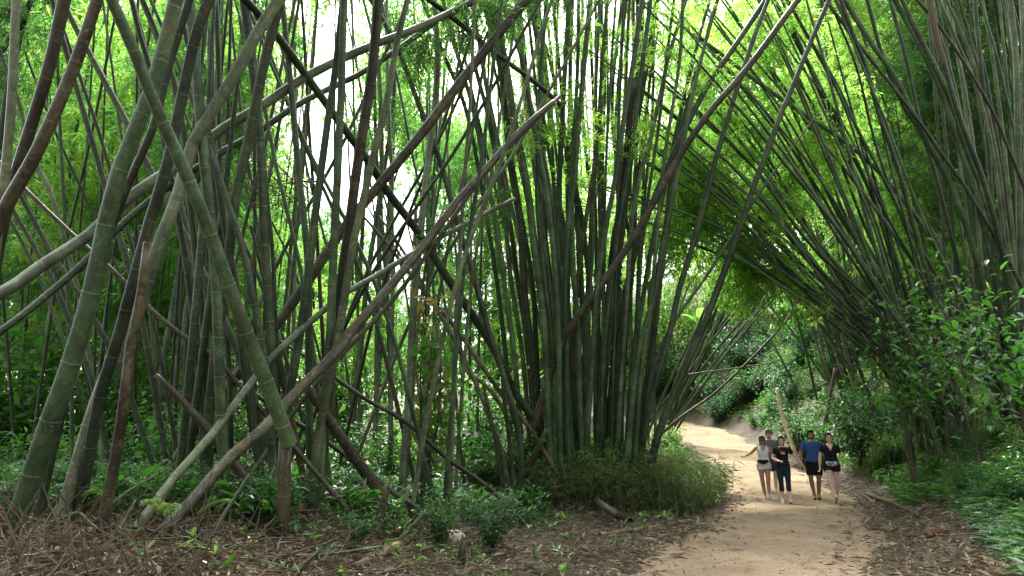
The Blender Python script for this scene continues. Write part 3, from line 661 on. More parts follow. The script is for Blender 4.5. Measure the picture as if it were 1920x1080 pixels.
for i, (tx, ty, mx_, my) in enumerate(RA):
    bx = max(1705, 1745 + random.gauss(0, 40)); by = 838 + random.uniform(-20, 25); w = random.uniform(5.6, 7.6)
    dep = 18.0 + random.uniform(-1.2, 2.0)
    o_ = pxculm([(tx, ty), ((tx + mx_) / 2 + 8, (ty + my) / 2 - 14), (mx_, my), (mx_ + (bx - mx_) * .62, my + (by - my) * .42), (bx - 16, by - 95), (bx, by)], (w * .75, w * 1.3), (dep - 1, dep), random.choice('dggg'), LRA, GRA, sides=7, ext=2.0)
    leaf_child(o_, random.uniform(.55, .72), 'bright', False, random.uniform(.8, 1.1), (0, 1.5, -.1), MID['bright']) if i % 2 else 0; leaf_child(o_, random.uniform(.72, .95), 'bright', False, random.uniform(.8, 1.2), (0, 1.6, 0), MID['bright'])
pxculm([(1350, 100), (1430, 160), (1500, 210), (1590, 270), (1660, 335), (1740, 440), (1800, 560)], (9, 12), 17, 'g', 'green culm curving down right in a long arc above the shrubs', GRA, sides=8)
GRB = 'tall culms standing in the far right clump'
LRB = 'grey green culm among many alike rising from the far right clump'
RB = [([(1572, -20), (1640, 90), (1680, 150), (1730, 250), (1780, 345), (1830, 480), (1870, 650)], 12, 'g'), ([(1570, -20), (1600, 65), (1625, 130), (1650, 220), (1685, 320), (1720, 450), (1770, 640)], 9, 'd'),
      ([(1620, -20), (1650, 90), (1690, 190), (1720, 240), (1755, 300), (1790, 365), (1830, 480), (1860, 640)], 9, 'd'), ([(1664, -20), (1690, 80), (1710, 160), (1730, 250), (1757, 340), (1790, 470), (1830, 650)], 9, 'd'),
      ([(1668, -20), (1720, 80), (1760, 160), (1790, 250), (1818, 335), (1850, 450), (1890, 640)], 12, 'g'), ([(1684, -20), (1730, 80), (1780, 180), (1810, 270), (1842, 362), (1880, 500), (1910, 680)], 11, 'g'),
      ([(1752, -20), (1800, 90), (1830, 160), (1860, 280), (1880, 420), (1895, 640)], 8, 'l'), ([(1765, -20), (1815, 90), (1845, 180), (1870, 300), (1890, 450)], 8, 'l'),
      ([(1827, -20), (1838, 120), (1850, 230), (1858, 360), (1868, 600)], 10, 'd'), ([(1893, -20), (1905, 120), (1911, 360), (1918, 620)], 14, 'l'), ([(1915, -20), (1922, 200), (1930, 500)], 11, 'l'),
      ([(1548, 0), (1600, 70), (1680, 170), (1760, 280), (1840, 400)], 8, 'd'), ([(1700, -20), (1770, 60), (1850, 190), (1900, 300)], 7, 'k'),
      ([(1500, 90), (1545, 180), (1590, 270), (1640, 380), (1690, 520), (1730, 680)], 10, 'g'), ([(1520, 130), (1560, 230), (1610, 340), (1660, 480), (1705, 640)], 9, 'd')]
for pts, w, m in RB:
    pxculm(pts, (w, w * 1.25), 16.5 + random.uniform(-1, 1.5), m, LRB, GRB, sides=8)
q = pxculm([(1742, -20), (1752, 60), (1768, 115), (1790, 190), (1812, 255), (1848, 355), (1880, 480), (1905, 640)], (12, 14), 15.4, 'd', 'dark culm wrapped near the top in a reddish brown hanging sheath, far right', GRB, sides=10)
sheath_child(q, .62, 2.0, 4.5, 'hanging_sheath')
for i in range(26):
    tx = random.uniform(1730, 1990); bx = tx + random.uniform(40, 150); w = random.uniform(5, 8)
    pxculm([(tx, -25), (tx + (bx - tx) * .42, 170), (tx + (bx - tx) * .75, 400), (bx, 640), (bx + 18, 760)], (w, w * 1.3), 19 + random.uniform(-1.5, 4), random.choice('llggd'), LRB, GRB, sides=7)
GRC = 'culms standing on the bank at the right'
LRC = 'mossy culm among several alike standing on the planted bank at the right'
for i in range(11):
    bx = random.uniform(1725, 1935); by = random.uniform(800, 860); w = random.uniform(7, 10); ln = random.uniform(90, 260)
    pxculm([(bx - ln * 1.5, 240 + random.uniform(-60, 60)), (bx - ln, 430), (bx - ln * .5, 620), (bx - ln * .15, 760), (bx, by)], (w * .8, w * 1.2), 15.6 + random.uniform(-1.0, 1.8), random.choice('gggdl'), LRC, GRC, sides=8, ext=5)
# thin far culms leaning right above the bend of the path
for i in range(16):
    bx = random.uniform(1205, 1272); by = random.uniform(795, 825); ln = random.uniform(70, 200)
    pxculm([(bx + ln * 1.6, 400 + random.uniform(-60, 120)), (bx + ln * .95, 570), (bx + ln * .4, 700), (bx, by)], (4.5, 6.5), 30 + random.uniform(-1, 3), random.choice('lgd'), 'thin far culm among several alike leaning right above the bend of the path', 'thin culms by the bend of the path', sides=6, ext=3)
pxculm([(1505, 565), (1440, 640), (1380, 700), (1330, 745), (1255, 800)], (4.5, 6), 24, 'k', 'straight dark pole leaning right across the gap above the bend of the path', None, sides=7, ext=0)
pxculm([(1450, 680), (1380, 690), (1290, 702)], (3, 4), 24, 'b', 'thin pale pole hanging level above the bend of the path', None, sides=6, ext=0, down=False)

# ------------------------------------------------------------------ leafy bamboos behind
HOLES = [(595, 255, 50, 65), (735, 405, 60, 50), (1030, 110, 35, 90), (1172, 170, 60, 110), (655, 60, 30, 45), (880, 150, 35, 60), (1110, 60, 40, 60)]
def in_hole(px, py, r):
    for hx, hy, ha, hb in HOLES:
        if ((px - hx) / (ha + r * .64)) ** 2 + ((py - hy) / (hb + r * .64)) ** 2 < 1: return True
    return False
def topx(p):
    v = p - EYE; d = v[1] * CP + v[2] * SP; u = v[0]; w = -v[1] * SP + v[2] * CP
    return 960 + FPX * u / d, 540 - FPX * w / d, d
def bg_bamboo(px, py, dep, kind, lab, group, lean=0.0, sc_=1.0):
    c = at(px, py, dep)
    bx, by = c[0] + lean * 1.5 + random.gauss(0, .5), c[1] + random.gauss(0, .6)
    if abs(bx - path_x(by)) < HW + 1.6 and by < 50: bx = float(path_x(by)) + (HW + 2.0 + random.random()) * (1 if px > 1220 else -1)
    bz = float(H(bx, by)) - 0.1
    if c[2] < bz + 1.5: c[2] = bz + 1.5
    hgt = c[2] - bz
    top = c + np.array([-lean * 1.2 + random.gauss(0, .5), random.gauss(0, .4), 2.6 + random.uniform(0, 1.5)])
    mid = np.array([bx + (c[0] - bx) * .35, by + (c[1] - by) * .35, bz + hgt * .5])
    r = random.uniform(.045, .075)
    o = culm([(np.array([bx, by, bz]), r), (mid, r * .95), (c, r * .8), (top, r * .15)], random.choice('gdl'), lab, group, sides=6, ext=0, down=False, inter=.6, name='leafy_bamboo', cat='leafy bamboo')
    for q in ((c, top) if px > 1240 else (c, top, c + (mid - c) * .6)):
        x, y, d = topx(q)
        rp = 2.2 * sc_ * FPX / d
        if in_hole(x, y, rp) or q[2] - bz < 1.2 or (24 < q[1] < 56 and 3.5 < q[0] < path_x(q[1]) + 4.5): continue
        if q is not c and random.random() < .25: continue
        loc = q - np.array(o.location)
        obj('foliage', random.choice(FOL[kind]), loc, o, (random.uniform(-.4, .4), random.uniform(-.4, .4), random.uniform(0, 6.28)), sc_ * random.uniform(.85, 1.15))
def jit(x0, x1, y0, y1, nx, ny):
    for i in range(nx):
        for j in range(ny):
            yield x0 + (x1 - x0) * (i + random.random()) / nx, y0 + (y1 - y0) * (j + random.random()) / ny
LBR = 'leafy bamboo with foliage coloured bright sunlit yellow green among many on the hillside beyond the path'
LBL = 'leafy bamboo in the thicket behind the left tangle, one of many alike'
LBC = 'leafy bamboo behind the central clump, one of several alike'
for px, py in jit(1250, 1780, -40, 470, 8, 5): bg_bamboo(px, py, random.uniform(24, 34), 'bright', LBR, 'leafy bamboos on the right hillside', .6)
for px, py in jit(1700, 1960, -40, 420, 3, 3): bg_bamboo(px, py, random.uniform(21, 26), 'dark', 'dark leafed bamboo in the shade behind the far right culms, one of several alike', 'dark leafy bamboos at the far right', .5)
for px, py in jit(820, 1280, -40, 560, 5, 5):
    if not in_hole(px, py, 40): bg_bamboo(px, py, random.uniform(25, 36), random.choice(['bright', 'bamboo']), LBC, 'leafy bamboos behind the central clump')
for px, py in jit(-60, 820, -40, 600, 9, 6):
    if not in_hole(px, py, 40): bg_bamboo(px, py, random.uniform(17, 32), random.choice(['bamboo', 'bamboo', 'bamboo', 'bright']), LBL, 'leafy bamboos behind the left tangle')
# dark near sprays hanging from the slanting culms at the top
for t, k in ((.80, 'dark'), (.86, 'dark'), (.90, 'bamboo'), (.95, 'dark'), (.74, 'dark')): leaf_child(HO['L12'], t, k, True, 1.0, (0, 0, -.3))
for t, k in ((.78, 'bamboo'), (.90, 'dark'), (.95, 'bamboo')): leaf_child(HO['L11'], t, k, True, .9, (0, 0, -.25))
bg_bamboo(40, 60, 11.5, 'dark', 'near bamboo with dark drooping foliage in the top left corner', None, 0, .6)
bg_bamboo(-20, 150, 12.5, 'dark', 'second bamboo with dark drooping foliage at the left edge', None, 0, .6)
bg_bamboo(820, 90, 14.0, 'bamboo', 'leafy bamboo drooping beside the top of the central clump', None, 0, .5)
GT = 'thinner culms crossing behind the big left culms'
for i in range(32):
    px = random.uniform(20, 900); d = random.uniform(10.5, 14.5); ln = random.gauss(0, 170) if i % 3 else random.choice((-1, 1)) * random.uniform(250, 520)
    y0 = topx(np.array([(px - 960) / FPX * d, d, float(H((px - 960) / FPX * d, d))]))[1]
    pxculm([(px + ln, -30), (px + ln * .68, 260), (px + ln * .3, 560), (px, y0)], (78 / d, 125 / d), d, random.choice('ddggkl'), 'thinner culm crossing among many alike behind the big left culms', GT, sides=7, ext=2)
def merge(objs, name, label, cat):
    V, F, M, A, B, n = [], [], [], [], [], 0; mats = []
    for o in objs:
        me = o.data; v = np.empty(len(me.vertices) * 3, np.float32); me.vertices.foreach_get('co', v)
        m = me.materials[0]
        if m not in mats: mats.append(m)
        q = np.array([list(p.vertices) for p in me.polygons if len(p.vertices) == 4]); t = np.array([list(p.vertices) for p in me.polygons if len(p.vertices) == 3])
        for f in (q, t): F.append(f + n); M.append(np.full(len(f), mats.index(m)))
        V.append(v.reshape(-1, 3) + np.array(o.location)); n += len(me.vertices)
        for k, L in (('seg', A), ('tone', B)): a = np.empty(len(me.vertices), np.float32); me.attributes[k].data.foreach_get('value', a); L.append(a)
        bpy.data.objects.remove(o); bpy.data.meshes.remove(me)
    o = obj(name, mesh(name, np.concatenate(V), F, mats, np.concatenate(M), {'seg': np.concatenate(A), 'tone': np.concatenate(B)})); return tag(o, label, cat, kind='stuff')
far_culms = []
# bare thin culms in the middle distance
GM = 'thin bare culms in the middle distance'
for i in range(28):
    px = random.choice([random.uniform(0, 520), random.uniform(480, 960), random.uniform(560, 900)]); d = random.uniform(13, 24); ln = random.gauss(0, 130)
    x0, y0, _ = topx(np.array([(px - 960) / FPX * d, d, float(H((px - 960) / FPX * d, d))]))
    far_culms.append(pxculm([(px + ln, -30), (px + ln * .6, 300), (px + ln * .25, 560), (px, y0)], (70 / d, 105 / d), d, random.choice('ddggl'), 'thin culm', None, sides=6, ext=2))
for i in range(12):
    px = random.uniform(1090, 1260); d = random.uniform(20, 27)
    far_culms.append(pxculm([(px + random.gauss(0, 30), -30), (px, 300), (px, 790)], (80 / d, 110 / d), d, random.choice('lg'), 'thin culm', None, sides=6, ext=2))
merge(far_culms, 'far_culms', 'mass of thin bare bamboo culms in the middle distance behind both clumps', 'bamboo thicket')

# unseen leafy bamboos added to shade the left foreground from above the picture
for x, y in [(-6.5, 1.0), (-9, 4.5), (-11, 8), (-7.5, -2.5)]:
    z = float(H(x, y)); h = random.uniform(9.5, 11.5)
    o = culm([(np.array([x, y, z - .1]), .08), (np.array([x + .4, y + .2, z + h * .5]), .075), (np.array([x + 1.4, y + .8, z + h]), .05), (np.array([x + 2.6, y + 1.6, z + h + 1.6]), .01)], 'g', 'unseen leafy bamboo added beside the viewpoint to shade the left foreground, one of several alike', 'bamboos added to shade the left foreground', sides=8, ext=0, down=False, name='leafy_bamboo', cat='leafy bamboo')
    for q in ((.9, .5, h * .88), (1.6, .9, h + .3), (2.7, 1.6, h + 1.2)): obj('foliage', random.choice(FOL['bamboo']), q, o, (0, 0, random.uniform(0, 6)), 1.0)

# ------------------------------------------------------------------ far trees
def far_crown(seed, mat):
    global rng
    keep = rng; rng = np.random.default_rng(seed)
    mb = MB(); n = 46
    c = rdir(n) * rng.uniform(.35, 1.0, (n, 1)) * [3.4, 3.4, 3.0]
    pos = np.repeat(c, 60, 0) + rng.normal(size=(n * 60, 3)) * [.7, .7, .5]
    L = rng.uniform(.25, .5, len(pos))
    leafs(mb, pos, rdir(len(pos)) + [0, 0, -.3], nrm(rdir(len(pos)) * .6 + [0, 0, 1]), L, L * .4)
    rng = keep
    return mb.mesh('crown', [mat], False)
CRW = [far_crown(60 + i, ML[('broadlit', 'bamboo', 'broadlit', 'bright')[i]]) for i in range(4)]
def tree_trunk(h):
    mb = MB()
    P = np.array([[0, 0, -.3], [.1, .05, h * .4], [.0, .1, h * .75], [.15, 0, h]]); tube(mb, catmull(P, 10), np.linspace(.22, .07, 10), 7)
    for k in range(5):
        a = k * 1.3; s = np.array([.03, .05, h * (.55 + .08 * k)])
        tube(mb, np.array([s, s + [math.cos(a) * 1, math.sin(a) * 1, .8], s + [math.cos(a) * 2.1, math.sin(a) * 2.1, 1.5]]), [.07, .05, .02], 5)
    return mb.mesh('trunk', [M_bark])
TRK = [tree_trunk(h) for h in (6, 8, 10)]
def far_tree(px, py, d, lab, grp, sc_=1.0):
    c = at(px, py, d)
    if 24 < c[1] < 44 and 3 < c[0] < 15: return
    z = float(H(c[0], c[1])); h = max(3.0, c[2] - z)
    r = bpy.data.objects.new('forest_tree', None); COL.objects.link(r); r.location = (c[0], c[1], z); r.rotation_euler = (0, 0, random.uniform(0, 6))
    tag(r, lab, 'tree', grp)
    obj('trunk', TRK[2], parent=r, scale=(1, 1, h / 10)); obj('crown', random.choice(CRW), (0, 0, h), r, (random.uniform(-.3, .3), 0, random.uniform(0, 6)), sc_ * random.uniform(.9, 1.25))
for px, py in jit(-80, 1300, 10, 700, 12, 7):
    d = random.uniform(34, 58)
    if not in_hole(px, py, 3.4 * FPX / d * 1.1): far_tree(px, py, d, 'pale green tree in the woods far behind the bamboo, one of many alike', 'trees far behind the bamboo')
for px, py in jit(1280, 1980, -60, 560, 7, 5):
    d = random.uniform(32, 42); c = at(px, py, d)
    if abs(c[0] - path_x(c[1])) < 6: continue
    far_tree(px, py, d, 'tree high on the hillside behind the arching bamboo, one of several alike', 'trees on the hillside')

# ------------------------------------------------------------------ shrubs
for i in range(46):
    px = random.uniform(-150, 1000); d = random.uniform(12, 26)
    x = (px - 960) / FPX * d
    if abs(x - path_x(d)) < 3 or (abs(px - 1000) < 60 and d < 17): continue
    s = random.uniform(.8, 1.5) * (1 if d < 16 else random.uniform(1.2, 2.6))
    if d < 14: s = min(s, 1.0)
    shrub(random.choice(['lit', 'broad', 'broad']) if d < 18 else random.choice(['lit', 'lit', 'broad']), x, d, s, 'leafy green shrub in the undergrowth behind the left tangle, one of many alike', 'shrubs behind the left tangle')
for i in range(15):
    px = random.uniform(-60, 930); d = random.uniform(8.6, 13); x = (px - 960) / FPX * d
    shrub(random.choice(['broad', 'deep']), x, d, random.uniform(.3, .55), 'low leafy shrub between the feet of the left culms, one of many alike', 'low shrubs among the left culms')
for i in range(58):
    d = random.uniform(20, 58); a = random.uniform(.3, 7.5) * (1 if d < 42 else 1.8)
    x = float(path_x(d)) + HW + a
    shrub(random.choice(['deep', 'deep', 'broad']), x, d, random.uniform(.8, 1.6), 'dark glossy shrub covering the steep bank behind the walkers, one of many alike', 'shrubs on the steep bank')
for i in range(50):
    d = random.uniform(31, 54); x = float(path_x(d)) + HW + .5 + random.uniform(0, 4.5) * (1 if d < 42 else 1.7)
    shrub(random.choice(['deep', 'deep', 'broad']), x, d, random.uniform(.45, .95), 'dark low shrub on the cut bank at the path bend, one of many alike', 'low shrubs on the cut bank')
for i in range(34):
    px = random.uniform(1150, 1430); d = random.uniform(40, 62); x = (px - 960) / FPX * d
    if x < path_x(d) + HW + .5: continue
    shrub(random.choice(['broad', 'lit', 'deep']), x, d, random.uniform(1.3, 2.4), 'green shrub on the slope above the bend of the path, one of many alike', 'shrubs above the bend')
for i in range(26):
    d = random.uniform(24, 46); x = float(path_x(d)) + HW + random.uniform(7, 18)
    shrub(random.choice(['lit', 'broad', 'deep']), x, d, random.uniform(1.5, 2.8), 'green shrub high on the hillside under the arching bamboo, one of many alike', 'shrubs high on the hillside')
for i in range(16):
    d = random.uniform(26, 44); x = float(path_x(d)) - HW - random.uniform(.8, 5)
    shrub('lit', x, d, random.uniform(.5, 1.0), 'low light green shrub left of the far bend of the path, one of several alike', 'shrubs left of the bend')
for i in range(12):
    x, d = random.uniform(.2, 4.6), random.uniform(15.6, 18.6)
    if x > path_x(d) - HW - .6: continue
    shrub(random.choice(['broad', 'deep']), x, d, random.uniform(.28, .5), 'low scruffy shrub in the grass round the central clump, one of several alike', 'low shrubs round the central clump')
for i in range(16):
    x, d = random.uniform(.0, 5.0), random.uniform(15.0, 19.5)
    if x > path_x(d) - HW - .7: continue
    r = bpy.data.objects.new('young_bamboo', None); COL.objects.link(r); r.location = (x, d, float(H(x, d))); tag(r, 'feathery young bamboo tuft in the grass round the central clump, one of several alike', 'young bamboo', 'young bamboos round the central clump')
    obj('foliage', random.choice(MID['bamboo' if i % 2 else 'dark']), (0, 0, .5), r, (0, 0, random.uniform(0, 6)), random.uniform(.5, .75)); st_ = MB(); tube(st_, np.array([[0, 0, -.1], [.03, 0, .5], [.0, .04, 1.0]]), [.01, .008, .004], 5); obj('stem', st_.mesh('stem', [M_twig]), parent=r)
# broad leaved saplings in front of the right culms
SHR['sap'] = [shrub_meshes(40 + i, 4.2, 3, 240, (0.10, 0.20), 0.34, ML['broad' if i else 'broadlit'], 0.30, .3, .5) for i in range(3)]
SHR['sapdark'] = [shrub_meshes(50 + i, 3.9, 4, 320, (0.12, 0.24), 0.40, ML['broad'], 0.32, .3, .42) for i in range(2)]
for px, d, s_, k in [(1700, 15.0, 1.15, 'sapdark'), (1770, 14.0, 1.1, 'sap'), (1830, 13.0, 1.05, 'sap'), (1925, 11.5, 1.1, 'sapdark'), (1660, 17.5, 1.1, 'sap'), (1735, 16.5, 1.25, 'sap'), (1800, 15.5, 1.2, 'sapdark'), (1620, 20, 1.1, 'sap')]:
    x = (px - 960) / FPX * d * .98
    shrub(k, x, d, s_, 'tall leafy sapling with some leaves coloured as lit before the right culms, one of several alike' if k == 'sap' else 'tall dark leaved sapling before the right culms, one of several alike', 'saplings in front of the right culms' if k == 'sap' else 'dark saplings before the right culms', 'sapling', 'sapling')
for i in range(60):
    d = random.uniform(9, 24); x = float(path_x(d)) + HW + (1.0 if d > 13 else 1.7) + 5 * random.random() ** 1.3
    shrub(random.choice(['deep', 'broad', 'broad', 'lit']), x, d, random.uniform(.3, .65), 'low shrub on the bank right of the path, one of many alike', 'low shrubs on the right bank')

# ------------------------------------------------------------------ stuff on the ground
def outside_path(x, y, m=0.0): return np.abs(x - path_x(y)) > HW + m
mb = MB()
n = 62000
dY = 4.2 + 20 * rng.random(n) ** 1.25; pxs = rng.uniform(-120, 2040, n); xs = (pxs - 960) / FPX * dY
a = np.abs(xs - path_x(dY)) - HW
keep = (a > -0.15) | (rng.random(n) < np.where(a > -0.6, 0.35, 0.012))
xs, dY = xs[keep], dY[keep]; n = len(xs)
pos = np.stack([xs, dY, H(xs, dY) + rng.uniform(.03, .075, n)], 1)
dr = rdir(n) * [1, 1, .22]; L = rng.uniform(.06, .23, n) * rng.uniform(.7, 1.1, n)
leafs(mb, pos, dr, nrm(np.array([0, 0, 1]) + rng.normal(size=(n, 3)) * .35), L, L * rng.uniform(.10, .26, n), 0, .2, .15)
o = obj('leaf_litter', mb.mesh('leaf_litter', [ML['litter']], False)); tag(o, 'dry brown bamboo leaves strewn over the ground beside the path', 'leaf litter', kind='stuff')
# twigs and dry stalks, thickest at the lower left
mb = MB()
for i in range(1250):
    if i < 850: px = rng.uniform(-80, 820); d = rng.uniform(4.6, 10.5)
    else: px = rng.uniform(700, 1950); d = rng.uniform(6, 16)
    x = (px - 960) / FPX * d
    if not outside_path(x, d, .2): continue
    stand = i < 650 and rng.random() < .8 and px < 470
    L = rng.uniform(.2, .9) if not stand else rng.uniform(.15, .75)
    dd = nrm(rng.normal(size=3) * ([1, 1, .12] if not stand else [.5, .5, .25]) + np.array([0, 0, 0.05 if not stand else .8]))
    p0 = np.array([x, d, float(H(x, d)) + (.03 if stand else rng.uniform(.03, .12))]); r = rng.uniform(.003, .009)
    tube(mb, np.array([p0, p0 + dd * L * .5 + rng.normal(size=3) * .03, p0 + dd * L + rng.normal(size=3) * .05]), [r, r * .85, r * .5], 4, 0, False)
o = obj('twig_debris', mb.mesh('twig_debris', [M_drytwig])); tag(o, 'tangle of dry twigs and dead stalks on the forest floor', 'twigs', kind='stuff')
mb = MB(); n = 700
pxs = rng.uniform(-80, 760, n); dY = rng.uniform(4.8, 9.5, n); xs = (pxs - 960) / FPX * dY
pos = np.stack([xs, dY, H(xs, dY) + rng.uniform(.03, .25, n)], 1); L = rng.uniform(.08, .24, n)
leafs(mb, pos, nrm(rng.normal(size=(n, 3)) * [1, 1, .6]), rdir(n), L, L * rng.uniform(.05, .16, n), 0, .2, .2)
o = obj('sheath_litter', mb.mesh('sheath_litter', [ML['sheath']], False)); tag(o, 'torn papery bamboo sheaths heaped at the feet of the left culms', 'debris', kind='stuff')
# pebbles and crumbs of earth on the path
mb = MB()
oc = np.array([[1, 0, 0], [0, 1, 0], [-1, 0, 0], [0, -1, 0], [0, 0, 1.], [0, 0, -1]]); of = np.array([[0, 1, 4], [1, 2, 4], [2, 3, 4], [3, 0, 4], [1, 0, 5], [2, 1, 5], [3, 2, 5], [0, 3, 5]])
n = 2600; y = 7.2 + 22 * rng.random(n) ** 1.6; x = path_x(y) + rng.uniform(-1.7, 1.7, n); r = rng.uniform(.004, .013, n) * (1 + (rng.random(n) < .06) * 1.6)
V = (oc[None] * (1 + rng.normal(scale=.2, size=(n, 6, 1)))) * r[:, None, None] * [1, 1, .6] + np.stack([x, y, H(x, y) + .028], 1)[:, None]
mb.add(V.reshape(-1, 3), [(np.arange(n)[:, None, None] * 6 + of[None]).reshape(-1, 3)])
o = obj('pebbles', mb.mesh('pebbles', [plain('pebble', (.26, .19, .125), .9, .4, 40)])); tag(o, 'small pebbles and crumbs of earth scattered on the sandy path', 'pebbles', kind='stuff')
# canes fallen across the feet of the left clump
for i in range(40):
    px = random.uniform(-40, 640); d = random.uniform(6.0, 10.5); x = (px - 960) / FPX * d; z = float(H(x, d))
    L = random.uniform(.5, 1.5); az = random.uniform(0, 6.28); el = abs(random.gauss(0, .22)) if i < 22 else random.uniform(.5, 1.3)
    a = np.array([x, d, z + .05]); dd = np.array([math.cos(az) * math.cos(el), math.sin(az) * .6 * math.cos(el), math.sin(el)]); r = random.uniform(.008, .020)
    e_ = a + dd * L * (1 if i < 22 else .6); e_[2] = max(e_[2], float(H(e_[0], e_[1])) + .05)
    culm([(a, r), ((a + e_) / 2 + rng.normal(size=3) * .04, r * .95), (e_, r * .8)], random.choice('bbksl'), 'thin dead cane among many alike fallen about the feet of the left clump', 'dead canes at the feet of the left clump', sides=6, ext=0, broken=True, down=False, inter=.3, name='fallen_cane', cat='cane')
# low ground cover on the right bank and in the undergrowth
def rosettes(name, xy, leaves, ll, wr, mats, label, lift=0.5, hmax=.25):
    mb = MB()
    k = len(xy); x, y = xy[:, 0], xy[:, 1]
    base = np.stack([x, y, H(x, y) + .01], 1)
    for j in range(leaves):
        az = rng.uniform(0, 2 * math.pi, k); el = rng.uniform(lift * .3, lift * 1.5, k)
        dr = np.stack([np.cos(az) * np.cos(el), np.sin(az) * np.cos(el), np.sin(el)], 1)
        L = rng.uniform(*ll, k)
        p = base + np.stack([np.cos(az) * .05, np.sin(az) * .05, rng.uniform(0, hmax, k)], 1)
        leafs6(mb, p, dr, nrm(np.array([0, 0, 1]) + rng.normal(size=(k, 3)) * .3), L, L * wr * rng.uniform(.7, 1.3, k), int(rng.integers(len(mats))), .45)
    o = obj(name, mb.mesh(name, mats, False)); tag(o, label, 'ground cover', kind='stuff'); return o
n = 9500; y = 6 + 52 * rng.random(n) ** 1.5; a = .75 + (7 + np.maximum(0, y - 34) * .35) * rng.random(n) ** 1.25
xy_ = np.stack([path_x(y) + HW + a + np.where(y < 14, .6, 0), y], 1); near_ = y < 13
rosettes('ground_cover', xy_[~near_], 8, (.09, .24), .27, [ML['broad'], ML['broadlit'], ML['broad'], ML['broadlit'], ML['deep']], 'mixed low green plants covering the bank right of the path')  # lighter leaf colours in the mix stand in for light on the bank
rosettes('dark_ground_cover', xy_[near_], 8, (.08, .2), .27, [ML['deep'], ML['broad'], ML['deep']], 'dark low plants on the near part of the right bank')
n = 5600; y = 7.8 + 21 * rng.random(n) ** 1.15; pxs = rng.uniform(-100, 1020, n); x = (pxs - 960) / FPX * y; k = (x < path_x(y) - HW - 1.2) & ((y > 12.5) | ((pxs < 560) & (y > 8.2)) | ((pxs < 760) & (y > 9.6)))
rosettes('undergrowth', np.stack([x[k], y[k]], 1), 7, (.10, .26), .32, [ML['deep'], ML['broad'], ML['broad']], 'low green undergrowth on the forest floor behind the left tangle', .7, .5)
n = 260; y = rng.uniform(6, 15.5, n); pxs = rng.uniform(250, 1300, n); x = (pxs - 960) / FPX * y; k = x < path_x(y) - HW - .5
rosettes('seedlings', np.stack([x[k], y[k]], 1), 5, (.08, .2), .35, [ML['broadlit'], ML['broad']], 'scattered green seedlings poking through the leaf litter', .7, .1)
# tussocky bamboo grass round the foot of the central clump
mb = MB(); n = 7000
th = rng.uniform(0, 2 * math.pi, n); rr = np.sqrt(rng.random(n))
xs = 2.2 + 3.3 * rr * np.cos(th); ys_ = 17.2 + 3.0 * rr * np.sin(th)
xs[: n // 3] = rng.uniform(3.0, 6.8, n // 3); ys_[: n // 3] = rng.uniform(16, 31, n // 3)
k = xs < path_x(ys_) - HW - np.where(ys_ > 20, .7, .3); xs, ys_ = xs[k], ys_[k]; n = len(xs)
b = np.stack([xs, ys_, H(xs, ys_)], 1)
az = rng.uniform(0, 2 * math.pi, n); hh = rng.uniform(.3, 1.05, n) * np.where((xs > 3.6) & (ys_ > 19.5), .4, 1)
tip = b + np.stack([np.cos(az) * hh * .6, np.sin(az) * hh * .6, hh], 1); md = (b + tip) / 2 + np.stack([np.zeros(n), np.zeros(n), hh * .22], 1)
sd_ = np.stack([-np.sin(az), np.cos(az), np.zeros(n)], 1) * .007
V = np.stack([b - sd_, b + sd_, md - sd_ * .8, md + sd_ * .8, tip], 1).reshape(-1, 3); q = np.arange(n)[:, None] * 5
dry = rng.random(n) < .3
for w_, sel in ((0, ~dry), (1, dry)): mb.add(V, [(q + np.array([[2, 3, 4]]))[sel], (q + np.array([[0, 1, 3, 2]]))[sel]], w_)
for rep in range(5):
    u = rng.uniform(.35, 1, (n, 1)); pos = b * (1 - u) + tip * u + np.array([0, 0, 1]) * (hh[:, None] * .2 * (1 - u)); L = rng.uniform(.12, .30, n)
    leafs(mb, pos, nrm(rng.normal(size=(n, 3)) * [1, 1, .6] + np.stack([np.cos(az), np.sin(az), -.2 + 0 * az], 1)), nrm(np.array([0, 0, 1]) + rng.normal(size=(n, 3)) * .5), L, L * .13, 0)
o = obj('grass', mb.mesh('grass', [ML['grass'], ML['litter']], False)); tag(o, 'dense tussocky bamboo grass round the foot of the central clump', 'grass', kind='stuff')

# ------------------------------------------------------------------ logs, stumps, stones
def logpx(pts, w, m, label, cat='log', name='fallen_log', group=None, lift=0.0, sides=10):
    P = []
    for (x, y), ww in zip(pts, np.linspace(w[0], w[1], len(pts))):
        p, d = ground_hit(x, y); r = ww * d / FPX / 2
        P.append((p + np.array([0, 0, r * .7 + lift]), r))
    return culm(P, m, label, group, sides=sides, ext=0, broken=True, down=False, name=name, cat=cat, inter=.45)
logpx([(400, 985), (500, 976), (640, 980)], (13, 10), 'k', 'dark rotten log lying level behind the snapped stump')
logpx([(660, 1078), (720, 1042), (775, 1012)], (20, 15), 's', 'cut tan bamboo log on the litter, lower centre left')
logpx([(1180, 985), (1110, 935), (1065, 885)], (16, 12), 'b', 'grey brown fallen log sloping down from the grass of the central clump')
logpx([(1125, 1006), (1200, 996), (1292, 980)], (9, 8), 's', 'thin straw coloured pole lying on the litter beside the path')
logpx([(885, 962), (948, 922)], (9, 9), 'b', 'short brown pole lying in the plants left of the central clump')
logpx([(1935, 1092), (1885, 1068), (1840, 1052)], (17, 15), 's', 'pale cut bamboo pole lying at the lower right corner')
logpx([(1722, 968), (1670, 945), (1625, 928)], (8, 7), 'b', 'thin dark pole lying along the right edge of the path')
logpx([(1640, 945), (1622, 930)], (4, 3), 's', 'short pale stick at the right edge of the path behind the walkers')
